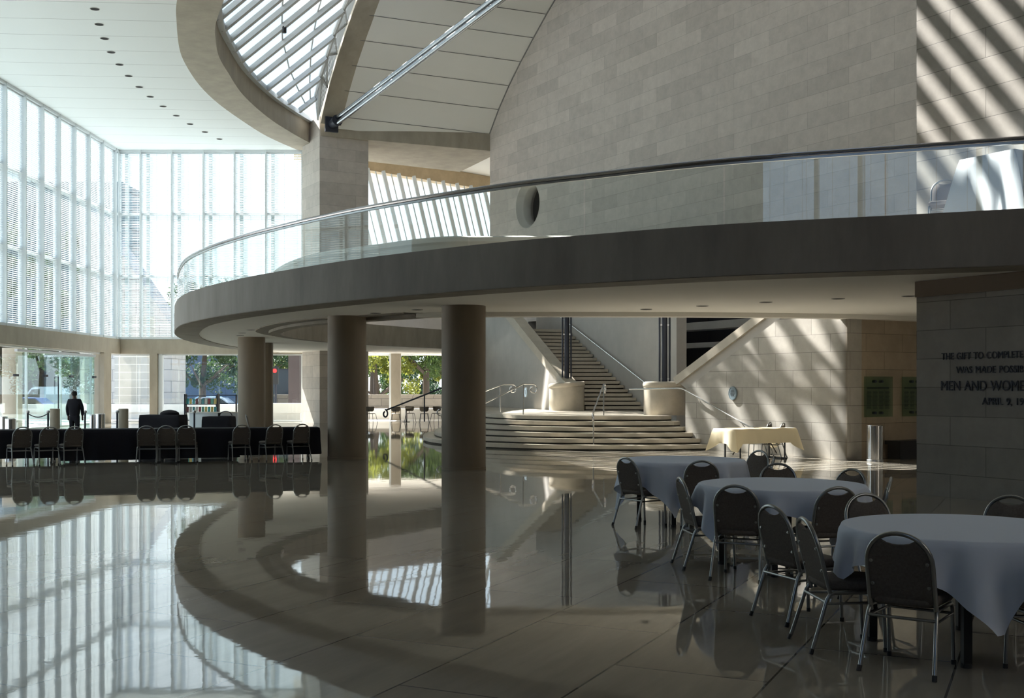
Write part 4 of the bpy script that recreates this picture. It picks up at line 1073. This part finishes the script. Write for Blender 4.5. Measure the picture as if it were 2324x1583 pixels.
# x right, y away from the viewer; the figure stands with its back to us, head turned to the left
skinned('body', [((0, 0, .93), .10), ((0, 0, 1.12), .11), ((0, .0, 1.28), .13), ((0, -.01, 1.40), .075), ((-.005, 0, 1.47), .055), ((-.015, .0, 1.55), (.088, .085)), ((-.02, 0, 1.61), (.08, .075)),
                 ((-.1, 0, 1.545), .018), ((-.2, 0, 1.35), .06), ((-.26, .02, 1.1), .045), ((-.25, .06, .86), .034), ((-.25, .08, .79), (.022, .04)),
                 ((.2, 0, 1.35), .06), ((.27, .02, 1.1), .045), ((.26, .07, .86), .034), ((.26, .09, .79), (.022, .04)),
                 ((-.09, 0, .84), .07), ((-.10, .01, .48), .06), ((-.11, -.01, .07), .04), ((-.12, .13, .03), .035),
                 ((.09, 0, .84), .07), ((.10, .01, .48), .06), ((.11, -.01, .07), .04), ((.13, .13, .03), .035)],
        [(0, 1), (1, 2), (2, 3), (3, 4), (4, 5), (5, 6), (5, 7), (2, 8), (8, 9), (9, 10), (10, 11), (2, 12), (12, 13), (13, 14), (14, 15), (0, 16), (16, 17), (17, 18), (18, 19), (0, 20), (20, 21), (21, 22), (22, 23)], skin_m, pe)
skinned('jacket', [((0, 0, .78), (.205, .16)), ((0, 0, 1.05), (.21, .15)), ((0, 0, 1.25), (.215, .15)), ((0, -.01, 1.37), (.15, .11)), ((0, 0, 1.43), (.07, .07)),
                   ((-.19, 0, 1.34), .088), ((-.265, .02, 1.1), .072), ((-.255, .06, .86), .052), ((.19, 0, 1.34), .088), ((.275, .02, 1.1), .072), ((.265, .07, .86), .052)],
        [(0, 1), (1, 2), (2, 3), (3, 4), (2, 5), (5, 6), (6, 7), (2, 8), (8, 9), (9, 10)], navy, pe)
skinned('trousers', [((0, 0, .95), (.18, .14)), ((0, 0, .84), (.18, .14)), ((-.095, 0, .78), .115), ((-.10, .01, .45), .08), ((-.11, 0, .09), .07), ((.095, 0, .78), .115), ((.10, .01, .45), .08), ((.11, 0, .09), .07)],
        [(0, 1), (1, 2), (2, 3), (3, 4), (1, 5), (5, 6), (6, 7)], navy, pe)
hm = MB().lathe([(.03, .0), (.085, .02), (.098, .07), (.09, .12), (.06, .155), (.01, .165)], 20); ho = obj('hair', hm, hair_m, pe, True); ho.location = (.0, -.01, 1.505)
for sx in (-1, 1):
    hd = MB()
    for k in range(4):
        x0 = sx * .256 + (k - 1.5) * .018; hd.tube([(x0, .085, .80), (x0, .095, .75), (x0 - sx * .004, .11, .715 + .006 * abs(k - 1.5))], .0085, 6)
    hd.tube([(sx * .235, .09, .82), (sx * .222, .12, .79), (sx * .224, .13, .76)], .009, 6)
    obj('hand_fingers', hd, skin_m, pe, True)
sh = MB()
for sx in (-1, 1): sh.tube([(sx * .11, -.06, .04), (sx * .115, .05, .045), (sx * .125, .17, .03)], [.045, .05, .035], 10)
obj('shoes', sh, black_paint, pe, True)

# ------------------------------------------------------------------ outdoors
leaf_g = [mat('leaf_dark', (.045, .085, .03), .7, trans=.3), mat('leaf_mid', (.09, .14, .035), .7, trans=.35), mat('leaf_yellow', (.22, .24, .04), .7, trans=.4)]
bark = mat('bark', (.085, .065, .05), .9)
def tree(x, y, h0, h1, rad, label, lm_, seed, n=1500, tr_=.2, base=-.05):
    rnd = random.Random(seed); t = thing('tree', label, 'tree', (x, y, base), 0, 'trees outside the windows')
    tb = MB().tube([(0, 0, 0), (rnd.uniform(-.2, .2), rnd.uniform(-.2, .2), h0), (rnd.uniform(-.4, .4), rnd.uniform(-.3, .3), (h0 + h1) / 2)], [tr_ * 1.3, tr_, tr_ * .5], 9)
    for k in range(5):
        a = rnd.uniform(0, 6.28); tb.tube([(0, 0, h0 * .9), (rad * .35 * math.cos(a), rad * .35 * math.sin(a), h0 + .5), (rad * .7 * math.cos(a), rad * .7 * math.sin(a), h0 + 1.3)], [tr_ * .5, tr_ * .35, .03], 6)
    obj('trunk', tb, bark, t, True)
    lf = MB()
    blobs = []
    for _ in range(26):
        a = rnd.uniform(0, 6.28); rr = rad * math.sqrt(rnd.random()) * .85; blobs.append((rr * math.cos(a), rr * math.sin(a), rnd.uniform(h0 - .2, h1), rnd.uniform(.35, .8) * rad * .38))
    for _ in range(n):
        b = rnd.choice(blobs); v = Vector((rnd.gauss(0, 1), rnd.gauss(0, 1), rnd.gauss(0, 1))).normalized() * b[3] * rnd.random() ** .4
        c = Vector(b[:3]) + v; s2 = rnd.uniform(.07, .17)
        u = Vector((rnd.gauss(0, 1), rnd.gauss(0, 1), rnd.gauss(0, 1))).normalized(); q = u.orthogonal().normalized()
        lf.add([c - u * s2, c + q * s2 * .5, c + u * s2, c - q * s2 * .5], [(0, 1, 2, 3)])
    obj('foliage', lf, lm_, t)
tr_spec = [(-31, 62, 2.6, 11.5, 3.0, 'dark tree outside the left glass entrance, trunk left of the standing person', 0, 1),
           (-32.5, 71, 2.4, 12.5, 3.4, 'broad dark tree just above the standing person', 0, 2),
           (-29.5, 76, 2.2, 12, 2.8, 'dark tree by the window post right of the standing person', 0, 3),
           (-24.5, 79, 2.3, 9, 3.2, 'dark tree in the big back window, left trunk behind the draped cart', 0, 4),
           (-22, 80, 2.1, 9, 3.2, 'dark tree in the big back window, its second trunk', 0, 5),
           (-19.5, 84, 2.2, 9, 3.4, 'dark tree left of the book rack in the back window', 0, 6),
           (-37, 60, 2.5, 12, 3.4, 'dark tree at the far left edge behind the entrance glass', 0, 7),
           (-17.2, 88, 3.2, 9, 2.6, 'sunlit pale green tree above the traffic light', 2, 8),
           (-9.8, 82, 1.2, 8, 3.0, 'yellow green tree left of the white terrace post', 2, 9),
           (-11.2, 90, .8, 7, 3.4, 'dense bushy tree behind the low terrace wall, left', 1, 10),
           (-6.3, 83, 3.0, 9, 2.8, 'tree with a leaning trunk right of the white terrace post', 1, 11),
           (-5.0, 84, 2.8, 9, 2.6, 'tree with a straight trunk at the middle of the terrace view', 2, 12),
           (-3.2, 80, 3.2, 9, 2.6, 'tree with a thick trunk beside the near column', 1, 13),
           (-7.5, 96, .5, 7, 4.0, 'dense dark tree filling the back of the terrace view', 0, 14),
           (-2.5, 96, .5, 7, 4.0, 'dense dark tree at the back of the terrace view beside the near column', 0, 15)]
for (x, y, a, b, r, lab, li, sd_) in tr_spec: tree(x, y, a, b, r, lab, leaf_g[li], sd_, 9000 if y > 88 else 6000, .22)
# low stone wall, white bench, pale neighbour building, dark slab column
lwm = stone('garden_wall', (.19, .165, .13), 1.4, .5, .1, .02)
o = obj('garden_wall', MB().box((-16, 76, -.05), (4, 76.4, 1.15)).box((-16.05, 75.95, 1.15), (4, 76.45, 1.28)), lwm); tag(o, 'low stone garden wall with a pale cap beyond the terrace', 'wall')
o = obj('terrace_kerb', MB().box((-12, 63.5, -.05), (3, 64.2, .55)), white_plaster); tag(o, 'long white low wall at the edge of the terrace', 'wall')
o = obj('white_parapet', MB().box((-40, 64, .35), (-14, 64.4, .80)).box((-40, 64.1, -.05), (-14, 64.3, .35)), white_plaster); tag(o, 'long white rail wall outside the back and left windows', 'wall')
tp = thing('terrace_post', 'tall white post on the terrace between two views of trees', 'post', (at(899, 900, 62).x, 62, -.04))
obj('shaft', MB().box((-.25, -.25, 0), (.25, .25, 3.75)), concrete_pale, tp); obj('frame', MB().box((-.36, -.2, 0), (-.25, .2, 3.75)), alu, tp)
struct('ceiling_terrace', MB().box((-9, 60, 3.62), (4, 66, 3.95)), white_plaster)
bld = thing('neighbour_building', 'pale stone building shaped to a slanting shadow edge, seen through the blinds', 'building', (-24, 72, 0))
sl2 = [(-3.6, 0), (2.3, 0), (2.3, 5.6), (-1.0, 10.4), (-3.6, 14.0)]  # diagonal shadow edge built into the outline
obj('stone_wall', MB().slab_xz(sl2, 0, 3), stone('building_stone', (.52, .5, .46), 1.5, .72, .05, .02), bld)
dsl = obj('dark_slab_post', MB().box((-.33, -.3, 0), (.33, .3, 4.4)), mat('dark_brown', (.05, .035, .035), .5)); dsl.location = (at(669, 860, 68).x, 68, -.04); tag(dsl, 'dark brown slab post outside left of the stone pier', 'post')
pb = thing('stone_pylon', 'pale stone pylon with square panels outside the narrow back window', 'pylon', (at(302, 860, 66).x, 66, -.05))
obj('block', MB().box((-.98, -.3, 0), (.92, 1.2, 6)), stone('pylon_stone', (.42, .41, .37), 1.0, .45, .04, .02, off=0, mcol=1.8), pb)
oc2 = obj('outer_column', MB().lathe([(.42, 0), (.42, 3.6)], 30), concrete_pale, None, True); oc2.location = (at(28, 860, 51).x, 51, -.05); tag(oc2, 'round pale stone column outside the entrance glass at the far left', 'column')
bs = thing('terrace_bench', 'white sloping bench outside the glass left of the stone pier', 'bench', (at(655, 930, 60.5).x, 60.5, -.04))
obj('top', MB().slab_xz([(-1.6, .42), (.75, .42), (.95, .95), (-1.6, .95)], 0, .5), white_plaster, bs); obj('foot', MB().box((-1.5, .1, 0), (.6, .4, .42)), white_plaster, bs)
# traffic light
tl = thing('traffic_light', 'dark traffic light showing red outside near the stone pier', 'traffic light', (at(626, 860, 72).x, 72, -.05))
obj('pole', MB().lathe([(.07, 0), (.07, 3.2)], 12), dark_metal, tl, True)
obj('signal_box', MB().box((-.2, -.35, 2.0), (.2, -.1, 3.1)), black_paint, tl)
redm = mat('signal_red', (.8, .02, .02), .4, emit=(1, .02, .02), estr=6)
for z, mm_ in ((2.86, redm), (2.52, black_paint), (2.2, black_paint)):
    obj('signal_lens', MB().tube([(0, -.36, z), (0, -.34, z)], .13, 16), mm_, tl)
ds = thing('dark_kiosk', 'dark glazed kiosk beyond the window behind the traffic light', 'kiosk', (at(640, 870, 78).x, 78, -.05))
obj('body', MB().box((-1.1, 0, 0), (1.6, 1.5, 3.0)), mat('kiosk_dark', (.03, .045, .06), .3), ds)
obj('roof', MB().box((-1.2, -.1, 3.0), (1.7, 1.6, 3.1)), dark_metal, ds)
st2 = mat('street_dark', (.06, .075, .085), .6)
tb_ = thing('office_building', 'tall grey green office building far behind the left blinds', 'building', (-50, 106, -.3))
obj('facade', MB().box((-16, -2, 0), (14, 3, 21)), stone('office_grid', (.13, .18, .19), 2.2, 1.7, .2, .12, off=0, mcol=.5), tb_)
o = obj('far_building', MB().box((-60, 104, -.3), (-16, 108, 7)), mat('far_blue', (.10, .14, .19), .5)); tag(o, 'long dark bluish building across the street behind the trees', 'building')
# cars
def car(x, y, phi, col, label, van=False, name='car'):
    t = thing(name, label, 'van' if van else 'car', (x, y, -.3), phi)
    L, Wd, H = (4.9, 1.9, 2.1) if van else (4.5, 1.75, 1.4)
    pm = mat('paint_%s' % name + '_%d' % int(x * 10), col, .25)
    if van: pf = [(-2.4, .35), (2.4, .35), (2.45, .9), (2.2, 1.1), (1.5, 2.0), (1.2, 2.1), (-2.3, 2.1), (-2.45, 1.9)]
    else: pf = [(-2.2, .3), (2.2, .3), (2.25, .65), (1.9, .8), (1.0, .88), (.4, 1.35), (-.9, 1.4), (-1.7, .95), (-2.2, .85)]
    obj('body', MB().slab_xz(pf, -Wd / 2, Wd / 2), pm, t)
    gw = mat('car_glass', (.02, .03, .035), .1)
    gp = [(.9, 1.15), (2.02, 1.15), (1.45, 1.9), (.9, 1.95)] if van else [(-1.4, .92), (.85, .92), (.36, 1.3), (-.85, 1.33)]
    obj('side_window', MB().slab_xz(gp, -Wd / 2 - .01, Wd / 2 + .01), gw, t)
    for sx in (-1.35, 1.4):
        for sy in (-1, 1): obj('wheel', MB().tube([(sx, sy * Wd / 2 - .1, .32), (sx, sy * Wd / 2 + .1, .32)], .32, 18), rubber, t)
car(-31.5, 74.5, 90 - 90, (.05, .1, .3), 'dark blue parked car left of the standing person beyond the glass')
car(-35.5, 75.5, 0, (.04, .08, .22), 'parked car at the left seen past the outer column')
car(-32.2, 80, 180, (.6, .65, .7), 'white van parked behind the standing person', True, 'van')
car(-22.5, 85, 0, (.25, .45, .7), 'light blue car beyond the back window behind the draped cart')
car(-20.0, 77, 0, (.5, .6, .7), 'pale silver blue car behind the book rack beyond the window')

# terrace furniture
def terrace_chair(label, first=None):
    t = thing('terrace_chair', label, 'chair', (0, 0, 0), 0, 'terrace chairs')
    mt = mat('terrace_mesh', (.16, .14, .11), .7)
    obj('seat', MB().lathe([(.2, .44), (.22, .45), (.2, .47)], 20), mt, t, True)
    bk = MB(); rws = []
    for z, r_ in ((.56, .16), (.62, .23), (.74, .25), (.80, .24)):
        rws.append([(r_ * math.sin(a), -.05 - .2 * math.cos(a), z) for a in [R(-70 + 14 * k) for k in range(11)]])
    bk.grid(rws); bk.grid([[(x, y + .02, z) for x, y, z in r_] for r_ in rws]); obj('backrest', bk, mt, t, True)
    for sx in (-1, 1):
        for sy in (-1, 1): obj('leg', MB().tube([(sx * .17, sy * .17, .45), (sx * .24, sy * .24, 0)], .012, 6), dark_metal, t)
    obj('back_support', MB().tube([(0, -.18, .45), (0, -.26, .65)], .015, 6), dark_metal, t)
    return t
tc0 = terrace_chair('mesh terrace chair in front of the white post'); p = on(905, 957, 0); tc0.location = (p.x, 56.2, 0)
for px, Y, ph, lab in ((842, 56.6, 20, 'mesh terrace chair at the left of the terrace view beside the column'), (931, 57.2, 160, 'pale terrace chair facing the table beside the white post'), (963, 56.4, 0, 'mesh terrace chair in the middle right of the terrace view'), (990, 57.0, 200, 'terrace chair beside the near column with a reddish seat')):
    dup(tc0, ((px - 1162) / 2560 * Y, Y, 0), ph, lab)
tt = thing('terrace_table', 'small pale terrace table between the mesh chairs', 'table', ((921 - 1162) / 2560 * 57.4, 57.6, 0))
obj('tabletop', MB().lathe([(.35, .70), (.36, .72), (.35, .74)], 28), white_plaster, tt, True); obj('stem', MB().lathe([(.03, .02), (.03, .7)], 10), dark_metal, tt); obj('base', MB().lathe([(.2, 0), (.2, .02)], 20), dark_metal, tt)
